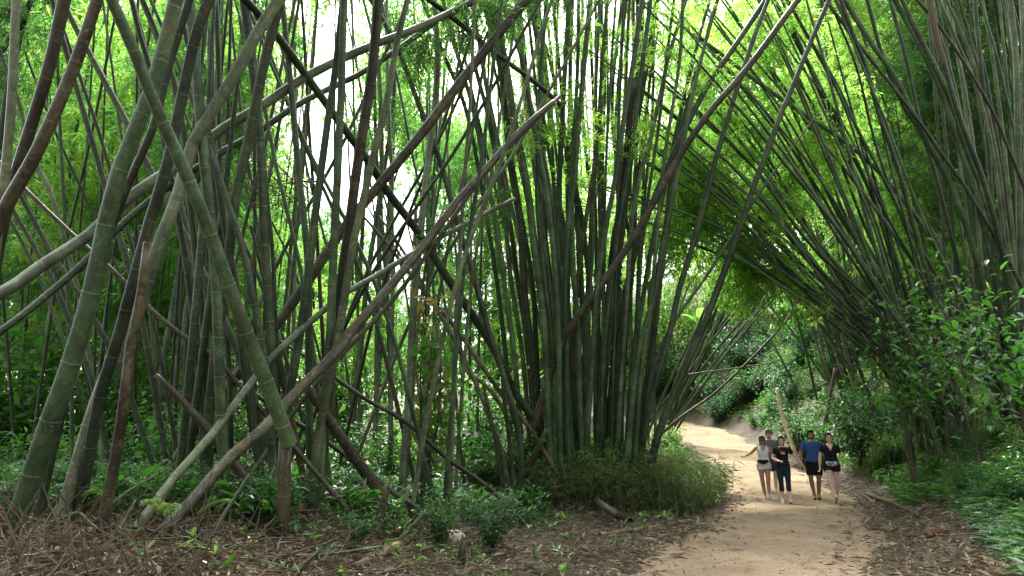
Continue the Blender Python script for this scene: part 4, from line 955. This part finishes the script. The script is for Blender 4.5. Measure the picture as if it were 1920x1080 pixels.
for pts, w, m, lab in [([(793, 868), (787, 960)], (12, 15), 'b', 'upright splintered brown stump left of the white stone'), ([(826, 955), (832, 1010)], (14, 15), 'b', 'short sawn stump just left of the white stone'),
                       ([(872, 1008), (864, 1062)], (15, 17), 'b', 'weathered tilted stump in front of the white stone'), ([(728, 910), (702, 1012)], (14, 16), 'b', 'split brown stake leaning right against the propped fallen culm'),
                       ([(683, 900), (680, 985)], (9, 10), 'b', 'thin brown stake standing left of the leaning split stake'), ([(765, 928), (780, 985)], (15, 15), 'b', 'hollow open ended stump beside the propped fallen culm'),
                       ([(640, 955), (700, 905)], (9, 10), 'b', 'brown pole leaning into the propped fallen culm from the left'), ([(800, 958), (740, 1022)], (8, 10), 'l', 'grey stick leaning right above the tan log')]:
    p, d = ground_hit(*pts[1]); 
    culm([(at(*pts[1], d), w[1] * d / FPX / 2), (at(*pts[0], d * 1.01), w[0] * d / FPX / 2)], m, lab, None, sides=10, ext=0, broken=True, name='stump', cat='stump', inter=.4)
def stone(px, py, wpx, hpx, mat, label, seed, name='stone', cat='stone'):
    p, d = ground_hit(px, py + hpx * .4); r = wpx * d / FPX / 2; hz = hpx * d / FPX / 2
    g_ = np.random.default_rng(seed)
    n1, n2 = 14, 20
    V = []; 
    k = g_.normal(size=(5, 3))
    for i in range(n1 + 1):
        for j in range(n2):
            a, b_ = math.pi * i / n1, 2 * math.pi * j / n2
            q = np.array([math.sin(a) * math.cos(b_), math.sin(a) * math.sin(b_), math.cos(a)])
            f = 1 + sum(.035 * math.sin(3 * q @ kk + ii) for ii, kk in enumerate(k))
            V.append(q * f * [r, r * .8, hz])
    i = np.arange(n1)[:, None] * n2; j = np.arange(n2)[None]
    F = np.stack([i + j, i + n2 + j, i + n2 + (j + 1) % n2, i + (j + 1) % n2], -1).reshape(-1, 4)
    o = obj(name, mesh(name, np.array(V), [F], mat), p + np.array([0, 0, hz * .35])); tag(o, label, cat); return o
stone(852, 1004, 44, 34, plain('white_stone', (0.56, 0.50, 0.43), .9, .4, 9), 'whitish stone lying among the stumps in the leaf litter', 3)
M_husk = plain('brown_husk', (0.10, 0.055, 0.03), .95, .5, 25)
stone(1748, 996, 30, 24, M_husk, 'left of two reddish brown clods by the right edge of the path', 4, 'clod', 'clod'); stone(1770, 996, 22, 22, M_husk, 'right of two reddish brown clods by the right edge of the path', 5, 'clod', 'clod')
stone(478, 1073, 36, 16, plain('pale_stone', (0.4, 0.32, 0.25), .8, .3, 6), 'flat pale stone at the lower edge below the snapped stump', 6)
for px, py, w in [(1383, 1036, 30), (1360, 1022, 12), (1480, 968, 14), (1500, 1012, 16)]:
    p, d = ground_hit(px, py); mb = MB()
    L = w * d / FPX
    leafs6(mb, np.array([[-L / 2, 0, .02]]), np.array([[1., .15, .05]]), np.array([[0, .1, 1.]]), [L], [L * .35], 0, .15)
    o = obj('dead_leaf', mb.mesh('dead_leaf', [ML['sheath']], False), p + np.array([0, 0, .025])); tag(o, 'large curled brown leaf lying on the bare sand of the path' if w == 30 else 'small curled brown leaf on the bare sand of the path', 'leaf', 'fallen leaves on the path')
# pale dead trunk and slim trunk behind the walkers
def trunkpx(pts, w, d, mat, label, name='dead_tree', cat='tree'):
    mb = MB(); P = np.array([at(x, y, d) for x, y in pts[::-1]]); f = P[0].copy()
    while f[2] > H(f[0], f[1]) - .1: f = f + nrm(P[0] - P[1]) * .05
    P = np.vstack([f, P]); P = catmull(P, 16)
    tube(mb, P, np.linspace(w[1], w[0], 16) * d / FPX / 2 * (1 + .1 * np.sin(np.arange(16) * 1.7)), 10)
    o = obj(name, mb.mesh(name, [mat], origin=P[0]), P[0]); tag(o, label, cat); return o
trunkpx([(1457, 728), (1463, 765), (1475, 805), (1490, 846)], (6, 8.5), 25, M_palebark, 'pale bare dead trunk leaning left behind the walkers')
trunkpx([(1567, 690), (1556, 745), (1540, 830)], (7, 8), 24, M_bark, 'slim greyish trunk leaning right behind the man in blue', 'slim_tree')

# ------------------------------------------------------------------ the five walkers
def cloth(name, c, var=.2, rough=.85): return plain(name, c, rough, var, 60)
SKIN = {'tan': plain('skin_tan', (.34, .19, .125), .55, .08, 40), 'brown': plain('skin_brown', (.26, .14, .09), .55, .08, 40), 'fair': plain('skin_fair', (.52, .33, .25), .55, .08, 40)}
M_hairdark = plain('dark_hair', (.010, .008, .007), .95, .4, 90); M_hairbrown = plain('brown_hair', (.030, .018, .012), .95, .4, 90)
M_black = cloth('black_cotton', (.012, .012, .014)); M_white = cloth('white_cotton', (.66, .66, .68), .08); M_grey = cloth('heather_grey', (.13, .145, .16)); M_blue = cloth('blue_cotton', (.035, .085, .21))
M_navy = cloth('navy_cotton', (.018, .03, .055)); M_teal = cloth('dark_legging', (.014, .022, .028)); M_offwhite = cloth('cream_shorts', (.55, .53, .50), .1)
M_shoewhite = cloth('white_shoe', (.6, .58, .55), .12); M_shoedark = cloth('dark_shoe', (.03, .03, .033)); M_sole = cloth('tan_sole', (.45, .28, .12)); M_red = cloth('red_print', (.6, .03, .06)); M_print = cloth('white_print', (.6, .6, .6)); M_lip = plain('lip', (.30, .09, .08), .5, .1); M_eye = plain('eye_dark', (.01, .008, .008), .25, .1)
def pattern_mat():
    m, nt, N, L, out = newmat('mottled_bag'); b = N.new('ShaderNodeBsdfPrincipled'); tc = N.new('ShaderNodeTexCoord')
    v = N.new('ShaderNodeTexVoronoi'); v.inputs['Scale'].default_value = 32; L.new(tc.outputs['Object'], v.inputs['Vector'])
    r = ramp(N, [(.4, (.55, .55, .56)), (.6, (.05, .05, .06))]); L.new(v.outputs['Distance'], r.inputs[0]); L.new(r.outputs[0], b.inputs['Base Color']); L.new(b.outputs[0], out.inputs[0]); b.inputs['Roughness'].default_value = .7
    return m
M_bagpat = pattern_mat()
XREF = np.array([1., 0, 0])
def remeshed(name, mb, mat, vox, smooth=4, parent=None, cut=None):
    me = mb.mesh(name + '_raw', [mat]); o = bpy.data.objects.new(name, me); COL.objects.link(o)
    r = o.modifiers.new('r', 'REMESH'); r.mode = 'VOXEL'; r.voxel_size = vox
    s = o.modifiers.new('s', 'SMOOTH'); s.factor = .5; s.iterations = smooth
    dg = bpy.context.evaluated_depsgraph_get(); me2 = bpy.data.meshes.new_from_object(o.evaluated_get(dg))
    o.modifiers.clear(); o.data = me2; bpy.data.meshes.remove(me); me2.name = name
    if cut:
        import bmesh
        bm = bmesh.new(); bm.from_mesh(me2)
        bmesh.ops.delete(bm, geom=[f for f in bm.faces if cut(f.calc_center_median())], context='FACES'); bm.to_mesh(me2); bm.free()
    if not me2.materials: me2.materials.append(mat)
    me2.polygons.foreach_set('use_smooth', np.ones(len(me2.polygons), bool))
    o.parent = parent
    return o
def arr(l): return np.array(l, float)
def ell(mb, c, r, n=10, sides=14, rot=None):
    """an ellipsoid"""
    t = np.linspace(-1, 1, n) * .995; P = np.stack([0 * t, 0 * t, t], 1) * r[2]; w = np.sqrt(1 - t * t)
    V = rings(P, np.stack([w * r[0], w * r[1]], 1), sides, XREF); V = np.vstack([V, P[0], P[-1]])
    if rot is not None: V = V @ rot.T
    k = mb.n; j = np.arange(sides); q = (j + 1) % sides; e = n * sides
    mb.add(V + arr(c), [ring_faces(n, sides), np.stack([q, j, np.full(sides, e)], 1), np.stack([(n - 1) * sides + j, (n - 1) * sides + q, np.full(sides, e + 1)], 1)])
def limb(mb, pts, radii, n=14, sides=12):
    C = catmull(pts, n); rr = np.interp(np.linspace(0, 1, n), np.linspace(0, 1, len(radii)), radii)
    tube(mb, C, rr, sides, 0, True, XREF)
def rotx(a): c, s = math.cos(a), math.sin(a); return np.array([[1, 0, 0], [0, c, -s], [0, s, c]])
def rotz(a): c, s = math.cos(a), math.sin(a); return np.array([[c, -s, 0], [s, c, 0], [0, 0, 1]])
TZ = [.79, .86, .95, 1.05, 1.12, 1.25, 1.33, 1.39, 1.43, 1.47]
TX = [.10, .150, .163, .145, .130, .150, .165, .145, .075, .05]; TY = [.08, .10, .108, .095, .088, .098, .10, .082, .062, .055]
def torso(mb, grow=0.0, z0=.81, z1=1.5, wx=1.0, bust=0.0):
    zs = np.unique(np.concatenate([[z0, z1], [z for z in TZ if z0 < z < z1]]))
    P = np.stack([0 * zs, -bust * np.exp(-((zs - 1.27) / .07) ** 2) * .5, zs], 1)
    rx = np.interp(zs, TZ, TX); rx = rx * (1 + (wx - 1) * sstep(1.0, 1.3, zs)) + grow; ry = np.interp(zs, TZ, TY) + grow + bust * np.exp(-((zs - 1.27) / .08) ** 2) * .6
    C = catmull(np.hstack([P, rx[:, None], ry[:, None]]), 30); tube(mb, C[:, :3], C[:, 3:], 20, 0, True, XREF)
def hand(mb, w, d, curl, thumb):
    """palm and five fingers from wrist w, pointing along d; curl closes the fingers; thumb is the side it leaves on"""
    d = nrm(arr(d)); pn = nrm(np.cross(d, np.cross(arr(thumb), d))); th = nrm(arr(thumb) - d * (d @ arr(thumb))); fl = np.cross(d, th)
    if fl[1] > 0: fl = -fl if abs(fl[1]) > .3 else fl
    tube(mb, arr([w - d * .02, w + d * .02, w + d * .06, w + d * .088]), arr([[.024, .020], [.032, .017], [.036, .016], [.033, .013]]), 10, 0, True, th)
    for k, (o_, L) in enumerate(((.026, .070), (.009, .080), (-.009, .074), (-.025, .058))):
        b = w + d * .08 + th * o_; P = [b]; a = 0
        for s in (.42, .33, .25):
            a += curl * (1.0 + .1 * k); P.append(P[-1] + (d * math.cos(a) + fl * math.sin(a)) * L * s)
        limb(mb, arr(P), [.0105, .0095, .0085, .007], 8, 7)
    b = w + d * .025 + th * .026
    limb(mb, arr([b, b + th * .022 + d * .024, b + th * (.026 - .02 * curl) + d * .055 + fl * .018 * curl]), [.0125, .0105, .008], 7, 7)
def person(px, py, height, label, skin, sp):
    p, d = ground_hit(px, py)
    if 'push' in sp: p = p + nrm(arr([p[0], p[1], 0])) * sp['push']; p[2] = H(p[0], p[1])
    k = height / 1.70 * .975
    root = bpy.data.objects.new('person', None); COL.objects.link(root); root.location = (p[0], p[1], float(H(p[0], p[1])) + .03); root.scale = (k, k, k)
    root.rotation_euler = (0, 0, -math.atan2(p[0], p[1]) * .8 + sp.get('turn', 0))
    tag(root, label, 'person', 'walkers on the path')
    sm = SKIN[skin]; wx = sp.get('wx', 1.0); bust = sp.get('bust', 0.0)
    J = {q: [arr(v) for v in sp[q]] for q in ('armA', 'armB', 'legA', 'legB')}
    Rh = rotz(sp.get('yaw', 0)) @ rotx(sp.get('nod', 0)); nk = arr([0, 0, 1.46])
    hd = lambda q: Rh @ (arr(q) - nk) + nk
    def headpts(l): return np.array([hd(q) for q in l])
    mb = MB(); torso(mb, 0, wx=wx, bust=bust)
    Z = [1.44, 1.462, 1.475, 1.50, 1.54, 1.58, 1.62, 1.66, 1.685, 1.70]; A_ = [.05, .048, .045, .058, .068, .073, .074, .066, .045, .012]; B_ = [.052, .056, .068, .082, .089, .094, .096, .087, .062, .015]; Yo = [.01, 0, -.012, -.012, -.008, -.003, .003, .006, .008, .008]
    tube(mb, headpts([(0, y, z) for y, z in zip(Yo, Z)]), np.stack([A_, B_], 1), 20, 0, True, Rh @ XREF)
    limb(mb, headpts([(0, -.086, 1.595), (0, -.105, 1.560), (0, -.104, 1.552)]), [.008, .014, .012], 6, 8)
    for s in (-1, 1): ell(mb, hd((s * .075, .008, 1.572)), (.010, .018, .030), 7, 8)
    for nm, s in (('armA', -1), ('armB', 1)):
        a = J[nm]; sh = arr([s * (.165 * wx), 0, 1.375])
        limb(mb, arr([sh * [.6, 1, 1], sh, (sh + a[0]) / 2 + [s * .006, 0, 0], a[0], (a[0] * .6 + a[1] * .4), a[1]]), [.05, .054, .045, .038, .038, .026], 18)
        dr = a[2] if len(a) > 2 else nrm(a[1] - a[0]); hand(mb, a[1], dr, sp.get('curl' + nm[-1], .45), sp.get('thumb' + nm[-1], (-s * .4, -1, .1)))
    for nm, s in (('legA', -1), ('legB', 1)):
        a = J[nm]; hp = arr([s * .085, 0, .90])
        limb(mb, arr([hp + [0, 0, .04], hp - [0, 0, .08], (hp + a[0]) / 2, a[0], a[0] * .66 + a[1] * .34 + [0, .02, 0], a[0] * .25 + a[1] * .75 + [0, .008, 0], a[1]]), [.085, .092, .078, .056, .058, .044, .036], 22, 14)
        ft = nrm(a[2]); tube(mb, arr([a[1] + [0, .03, -.01], a[1] + ft * .06 - [0, 0, .03], a[1] + ft * .15 - [0, 0, .045]]), arr([[.036, .045], [.04, .035], [.035, .022]]), 10, 0, True, XREF)
    body = remeshed('body', mb, sm, .0095, 3, root)
    # face
    for s in (-1, 1):
        e = MB(); ell(e, hd((s * .029, -.089, 1.582)), (.011, .006, .006), 7, 10); obj('eye', e.mesh('eye', [M_eye]), parent=root)
        e = MB(); limb(e, headpts([(s * .014, -.094, 1.603), (s * .030, -.095, 1.608), (s * .046, -.084, 1.603)]), [.003, .004, .002], 6, 6); obj('eyebrow', e.mesh('eyebrow', [sp['hairm']]), parent=root)
    e = MB(); limb(e, headpts([(-.026, -.086, 1.520), (0, -.097, 1.514), (.026, -.086, 1.520)]), [.003, .0075, .003], 8, 8); obj('mouth', e.mesh('mouth', [M_lip]), parent=root)
    # hair
    h = MB(); ell(h, hd((0, .006, 1.618)), (.089, .111, .102), 12, 18, Rh)
    if sp.get('tail'):
        limb(h, headpts([(0, .10, 1.62), (.03, .14, 1.58), (.05, .12, 1.48), (.055, .11, 1.36)]), [.03, .032, .027, .01], 10, 9)
    if sp.get('tail'): ell(h, hd((0, .05, 1.53)), (.080, .055, .11), 10, 14, Rh)
    for s in (-1, 1): limb(h, headpts([(s * .062, -.035, 1.64), (s * .076, -.01, 1.60), (s * .074, .02, 1.53)]), [.014, .016, .012], 8, 8)
    fc = np.linalg.inv(Rh)
    def facecut(c):
        q = fc @ (arr(c) - nk) + nk
        return q[1] < -.03 and q[2] < 1.655 - 3.5 * q[0] ** 2 and abs(q[0]) < .072
    remeshed('hair', h, sp['hairm'], .009, 3, root, facecut)
    if sp.get('beard'):
        e = MB(); ell(e, hd((0, -.052, 1.482)), (.050, .045, .022), 8, 14, Rh); remeshed('beard', e, sp['hairm'], .008, 2, root)
    if 'cap' in sp:
        e = MB(); ell(e, hd((0, .010, 1.640)), (.090, .108, .078), 12, 20, Rh)
        if sp.get('brim', 1): 
            tube(e, headpts([(0, -.07, 1.652), (0, -.12, 1.650), (0, -.165, 1.640)]), arr([[.075, .010], [.070, .009], [.045, .008]]), 14, 0, True, Rh @ XREF)
        remeshed('cap', e, sp['cap'], .009, 3, root, lambda c: (fc @ (arr(c) - nk) + nk)[2] < 1.628)
        if sp.get('brimm'):
            e = MB(); tube(e, headpts([(0, -.075, 1.665), (0, -.125, 1.664), (0, -.168, 1.655)]), arr([[.070, .012], [.068, .011], [.044, .010]]), 14, 0, True, Rh @ XREF); obj('cap_brim', e.mesh('cap_brim', [sp['brimm']]), parent=root)
    if sp.get('shades'):
        e = MB()
        for s in (-1, 1): ell(e, hd((s * .033, -.094, 1.583)), (.028, .012, .018), 7, 12, Rh)
        limb(e, headpts([(-.075, -.02, 1.59), (-.06, -.085, 1.592), (0, -.103, 1.592), (.06, -.085, 1.592), (.075, -.02, 1.59)]), [.004, .004, .004], 12, 6); obj('sunglasses', e.mesh('sunglasses', [M_eye]), parent=root)
    # shirt
    t = MB(); torso(t, .016, sp['hem'], sp.get('top', 1.425), wx, bust)
    if sp.get('sleeve', 0):
        for nm, s in (('armA', -1), ('armB', 1)):
            a = J[nm]; sh = arr([s * (.165 * wx), 0, 1.378]); e_ = sh + (a[0] - sh) * sp['sleeve']
            sh = sh - [s * .004, 0, .006]; limb(t, arr([sh * [.3, 1, 1.0], sh * [.7, 1, 1], sh, (sh + e_) / 2, e_]), [.060, .068, .068, .061, .058], 14)
    else:
        for s in (-1, 1): limb(t, arr([(s * .10, -.085, 1.33), (s * .105, -.03, 1.425), (s * .10, .07, 1.36)]), [.022, .022, .022], 9, 8)
    remeshed('tank_top' if not sp.get('sleeve', 0) else 'shirt', t, sp['shirt'], .0105, 3, root, sp.get('cut'))
    if sp.get('print'):
        for col, nm, rows in ((M_red, 'red_lettering', ((1.315, -.055, .052, .010), (1.298, -.03, .03, .008))), (M_print, 'white_lettering', ((1.275, -.035, .045, .007), (1.258, -.02, .05, .009)))):
            e = MB(); yy = -.153
            for z, x0, x1, hh in rows:
                xs = np.linspace(x0, x1, 6)
                for i, x in enumerate(xs): limb(e, arr([(x - .006, yy + x * x * 2, z - hh), (x, yy - .002 + x * x * 2, z + hh * (1 if i % 2 else .4)), (x + .008, yy + x * x * 2, z - hh * .6)]), [.007, .007, .007], 6, 5)
            obj(nm, e.mesh(nm, [col]), parent=root)
    # lower garment
    b = MB(); torso(b, .016 if sp['tight'] else .024, .785, sp.get('waist', 1.04), 1.0)
    for nm, s in (('legA', -1), ('legB', 1)):
        a = J[nm]; hp = arr([s * .085, 0, .90]); L = sp['leg']
        g_ = .008 if sp['tight'] else .026
        if L <= 1:
            e_ = hp + (a[0] - hp) * L; limb(b, arr([hp + [0, 0, .03], hp - [0, 0, .06], (hp * .4 + e_ * .6), e_]), [.095 + g_, .094 + g_, .086 + g_, (.062 + .026 * (1 - L)) + g_ * 1.3], 14, 16)
        else:
            e_ = a[0] + (a[1] - a[0]) * (L - 1); limb(b, arr([hp + [0, 0, .03], hp - [0, 0, .08], (hp + a[0]) / 2, a[0], a[0] * .66 + a[1] * .34 + [0, .02, 0], e_]), [.092, .1, .086, .064, .066, .054], 20, 14)
    remeshed('leggings' if sp['leg'] > 1 else 'shorts', b, sp['bottom'], .011, 3, root)
    # shoes
    for nm in ('legA', 'legB'):
        a = J[nm]; ft = nrm(a[2]); sd_ = nrm(np.cross(ft, [0, 0, 1])); up = np.cross(sd_, ft); c = a[1] - up * .055
        e = MB(); tube(e, arr([c - ft * .075 + up * .02, c - ft * .05 + up * .01, c + ft * .03, c + ft * .10 - up * .012, c + ft * .165 - up * .018, c + ft * .185 - up * .02]), arr([[.018, .03], [.036, .048], [.04, .046], [.046, .034], [.038, .025], [.015, .015]]), 14, 0, True, sd_)
        limb(e, arr([a[1] + up * .02, a[1] - up * .02]), [.043, .046], 5, 12)
        sh_ = remeshed('shoe', e, sp['shoe'], .010, 2, root)
        e = MB(); c2 = c - up * .040
        tube(e, arr([c2 - ft * .075, c2 - ft * .04, c2 + ft * .04, c2 + ft * .11, c2 + ft * .18]), arr([[.026, .010], [.036, .012], [.036, .012], [.045, .012], [.022, .010]]), 14, 0, True, sd_)
        obj('sole', e.mesh('sole', [sp.get('sole', M_shoewhite)]), parent=sh_)
    if 'bag' in sp:
        e = MB(); z = sp['bagz']; th = np.linspace(0, 2 * math.pi, 30); rx, ry = np.interp(z, TZ, TX) + .034, np.interp(z, TZ, TY) + .034
        tube(e, np.stack([np.cos(th) * rx, np.sin(th) * ry, z + .012 - .02 * np.sin(th) * 0 + 0 * th], 1), arr([[.006, .016]] * 30), 6, 0, False, arr([0, 0, 1.]))
        obj('bag_strap', e.mesh('bag_strap', [M_black]), parent=root)
        e = MB(); x0 = sp.get('bagx', 0)
        tube(e, arr([(x0 - .135, -ry + .035, z + .02), (x0 - .10, -ry - .005, z + .005), (x0, -ry - .03, z - .015), (x0 + .10, -ry - .005, z + .005), (x0 + .135, -ry + .035, z + .02)]), arr([[.025, .016], [.05, .03], [.064, .036], [.05, .03], [.025, .016]]), 14, 0, True, arr([0, 0, 1.]))
        remeshed('waist_bag', e, sp['bag'], .009, 3, root)
    return root
F0 = (0, -1, -.12)
person(1437, 936, 1.64, 'woman in white tank top and cream shorts wearing dark cap, sunglasses and black waist bag', 'tan', dict(
    armA=[(-.33, .03, 1.22), (-.50, -.06, 1.14), (-.8, -.3, -.3)], armB=[(.27, .02, 1.15), (.37, -.02, .94)], curlA=1.0, curlB=.5,
    legA=[(-.075, -.06, .50), (-.03, -.02, .09), F0], legB=[(.075, -.16, .52), (.07, -.24, .12), (.1, -1, .15)], wx=.93, bust=.03, nod=.10,
    hairm=M_hairdark, cap=M_black, brim=1, shades=1, shirt=M_white, sleeve=0, top=1.36, hem=1.0, bottom=M_offwhite, leg=.36, tight=False, shoe=M_shoewhite, bag=M_black, bagz=1.0, bagx=-.02, waist=1.06, tail=1,
    cut=lambda c: c[2] > 1.33 - 2.2 * min(0, abs(c[0]) - .07) ** 2 * 8 and abs(c[0]) < .07 and c[1] < 0))
person(1450, 929, 1.74, 'man in grey shirt and navy shorts half hidden behind the woman in white', 'fair', dict(
    armA=[(-.27, .04, 1.14), (-.27, -.04, .89)], armB=[(.27, .03, 1.14), (.28, -.06, .89)], push=.5,
    legA=[(-.09, -.02, .50), (-.09, .10, .10), F0], legB=[(.09, -.12, .51), (.08, -.16, .085), F0], wx=1.12, hairm=M_hairbrown, cap=M_navy, brim=1, beard=1,
    shirt=M_grey, sleeve=.62, hem=.84, waist=.90, bottom=M_navy, leg=.88, tight=False, shoe=M_shoewhite))
person(1474, 945, 1.63, 'dark haired woman in black printed shirt and capri leggings, one arm bent in front', 'fair', dict(
    armA=[(-.24, .0, 1.13), (-.10, -.22, 1.06), (.7, -.5, .1)], armB=[(.34, .05, 1.17), (.49, .06, .96), (.6, -.1, -.8)], curlA=1.1, curlB=.45,
    legA=[(-.085, -.03, .50), (-.07, .02, .085), F0], legB=[(.085, -.14, .51), (.09, -.22, .11), (.1, -1, .25)], wx=.95, bust=.03, yaw=-.1, tail=1,
    hairm=M_hairdark, shirt=M_black, sleeve=.55, hem=.90, bottom=M_teal, leg=1.55, tight=True, shoe=M_shoewhite, print=1, waist=.96))
person(1532, 938, 1.80, 'bearded man in blue shirt and black shorts with dark cap, looking up', 'brown', dict(
    armA=[(-.29, .02, 1.12), (-.30, -.07, .87)], armB=[(.29, .04, 1.13), (.27, .02, .88)], curlA=.35, curlB=.5,
    legA=[(-.10, -.06, .50), (-.05, -.02, .085), (-.1, -1, -.1)], legB=[(.08, -.10, .50), (.06, .06, .10), F0], wx=1.14, nod=-.38, yaw=.12, beard=1,
    hairm=M_hairdark, cap=M_black, brim=1, brimm=M_grey, shirt=M_blue, sleeve=.72, hem=.86, waist=.91, bottom=M_black, leg=.80, tight=False, shoe=M_shoedark, sole=M_shoedark))
person(1566, 946, 1.72, 'smiling woman in black v neck shirt with patterned waist bag and tan soled shoe', 'fair', dict(
    armA=[(-.24, .02, 1.12), (-.27, -.03, .87)], armB=[(.25, .07, 1.12), (.22, -.19, 1.12), (-.3, -.8, .2)], curlA=.4, curlB=1.0,
    legA=[(-.075, -.18, .54), (.0, -.34, .16), (.0, -.8, .62)], legB=[(.085, .02, .50), (.07, .16, .12), F0], wx=.97, bust=.03, tail=1,
    hairm=M_hairbrown, shirt=M_black, sleeve=.58, hem=.98, bottom=M_black, leg=.34, tight=False, shoe=M_shoewhite, sole=M_sole, bag=M_bagpat, bagz=.96, waist=1.02,
    cut=lambda c: c[1] < 0 and abs(c[0]) < (c[2] - 1.27) * .5))

# ------------------------------------------------------------------ individual plants
def plant(name, label, cat, loc, leaves, mat, stem=None):
    r = bpy.data.objects.new(name, None); COL.objects.link(r); r.location = loc; tag(r, label, cat)
    return r
# banana plant beyond the bend
p = at(1316, 600, 47); bz = float(H(p[0], p[1]))
r = plant('banana_plant', 'banana plant with huge bright translucent leaves beyond the bend of the path', 'banana plant', (p[0], p[1], bz), None, None)
mb = MB(); hb = max(1.2, p[2] - bz - .6)
tube(mb, np.array([[0, 0, -.2], [.05, 0, hb * .5], [0, 0, hb]]), [.14, .12, .08], 8); obj('stem', mb.mesh('stem', [ML['broadlit']]), parent=r)
for az, L, el in ((2.2, 2.6, 1.25), (.9, 2.3, 1.1), (3.0, 2.2, .9), (-.4, 2.4, 1.0), (4.4, 2.2, 1.2), (1.6, 2.5, 1.4)):
    mb = MB(); t = np.linspace(0, 1, 10)
    P = np.stack([np.cos(az) * np.cos(el) * L * t, np.sin(az) * np.cos(el) * L * t, L * np.sin(el) * t - L * .35 * t ** 2.5], 1) + [0, 0, hb]
    sd_ = np.array([-math.sin(az), math.cos(az), 0]); w = .36 * np.sin(np.clip(t * 1.08 - .06, 0, 1) * math.pi) ** .5 * (t > .12)
    V = np.concatenate([P + sd_ * w[:, None] + [0, 0, .06], P, P - sd_ * w[:, None] + [0, 0, .06]]); i = np.arange(9)
    mb.add(V, [np.stack([i, i + 1, i + 11, i + 10], 1), np.stack([i + 10, i + 11, i + 21, i + 20], 1)]); obj('leaf', mb.mesh('leaf', [ML['bright']]), parent=r)
# fern sprays in the left foreground
def fern(px, py, label, fr):
    p, d = ground_hit(px, py + 60)
    r = plant('fern', label, 'fern', p, None, None)
    for az, L in fr:
        mb = MB(); t = np.linspace(0, 1, 9)
        P = np.stack([np.cos(az) * L * t, np.sin(az) * L * t, .55 * np.sin(t * 1.7) - .2 * t * t], 1)
        tube(mb, P, np.linspace(.005, .002, 9), 4, 1, False)
        k = 26; tt = np.repeat(np.linspace(.35, 1, k), 2); q = np.stack([np.interp(tt, t, P[:, j]) for j in range(3)], 1)
        s = np.tile([1, -1], k)[:, None]; sd_ = np.array([-math.sin(az), math.cos(az), .0]); fw = np.array([math.cos(az), math.sin(az), 0])
        LL = .11 * np.sin(np.clip((tt - .3) / .72, .05, 1) * math.pi) ** .6 + .02
        leafs(mb, q, sd_ * s + fw * .35, np.tile([0, 0, 1.], (2 * k, 1)), LL, LL * .3)
        obj('frond', mb.mesh('frond', [ML['broadlit'], M_twig], False), parent=r)
fern(235, 925, 'feathery light green fern in front of the grey brown dead stub', [(3.0, .75), (.2, .5), (4.2, .5)])
fern(320, 960, 'smaller feathery fern beside the foot of the pale leaning pole', [(2.6, .5), (.4, .6), (5.0, .4)])
# strap leaved plant on the right bank
def strap(px, py, label, n, L, mat, name='strap_leaf_plant'):
    p, d = ground_hit(px, py); r = plant(name, label, 'plant', p, None, None); mb = MB()
    az = np.linspace(0, 2 * math.pi, n, endpoint=False) + rng.normal(scale=.2, size=n); el = rng.uniform(.3, 1.1, n)
    leafs6(mb, np.zeros((n, 3)) + np.array([0, 0, .1]), np.stack([np.cos(az) * np.cos(el), np.sin(az) * np.cos(el), np.sin(el)], 1), np.tile([0, 0, 1.], (n, 1)) + rng.normal(scale=.1, size=(n, 3)), np.full(n, L) * rng.uniform(.7, 1.1, n), np.full(n, L * .1), 0, .5)
    obj('foliage', mb.mesh('foliage', [mat], False), parent=r)
    return r
strap(1748, 880, 'silvery green strap leaved plant among the ground cover on the right bank', 18, .75, leaf_mat('silver_leaf', [(.12, .18, .12), (.2, .27, .19)], (.12, .2, .1), .3))
strap(400, 1062, 'bright green strap leaved seedling in the litter below the split dead culm', 7, .35, ML['broadlit'])
strap(820, 915, 'upright bright green strap leaved plant behind the splintered stump', 9, .8, ML['broadlit'])
for px, py in [(690 + 290, 985), (1010, 975), (905, 985)]: strap(px, py, 'bluish green broad bladed plant at the front of the central clump, one of three alike', 12, .5, ML['deep'])['group'] = 'broad bladed plants by the central clump'
# climber hanging on dead stems in the centre left
d = 12.6
for j, (px, py, s, k) in enumerate([(800, 640, 1.0, 'broad'), (790, 760, .9, 'wilt')]):
    p = at(px, 900, d)
r = plant('climbing_plant', 'drooping climber with yellowing leaves hanging on dead stems in the centre left', 'climber', at(800, 905, d), None, None)
b0 = np.array(at(800, 905, d)); st = MB(); fo = MB(); wi = MB()
for k in range(5):
    tx = random.uniform(775, 825); e = at(tx, random.uniform(560, 700), d + random.gauss(0, .15)) - b0
    P = catmull(np.array([[random.gauss(0, .06), 0, -.25], e * .5 + rng.normal(size=3) * .08, e]), 10); tube(st, P, np.linspace(.03, .012, 10), 6)
    n = 90; t = rng.uniform(.25, 1, n); q = np.stack([np.interp(t, np.linspace(0, 1, 10), P[:, j]) for j in range(3)], 1) + rng.normal(size=(n, 3)) * .17
    L = rng.uniform(.14, .28, n); leafs6(fo if k < 3 else wi, q, nrm(rng.normal(size=(n, 3)) * .6 + [0, 0, -.8]), nrm(rdir(n) + [0, -.6, .4]), L, L * .42, 0, .2)
obj('stem', st.mesh('stem', [M_bark]), parent=r); obj('foliage', fo.mesh('foliage', [ML['broad']], False), parent=r); obj('foliage', wi.mesh('foliage', [ML['wilt']], False), parent=r)
# bird nest like bundle of dry leaves caught between culms
mb = MB(); n = 320; c = at(525, 355, 12); pos = rng.normal(size=(n, 3)) * [.42, .3, .16]; L = rng.uniform(.15, .4, n)
leafs(mb, pos, rdir(n), rdir(n), L, L * .06); o = obj('dry_leaves', mb.mesh('dry_leaves', [ML['sheath']], False), c); tag(o, 'tangled bundle of dry brown leaves caught high between culms', 'dry leaves', kind='stuff')
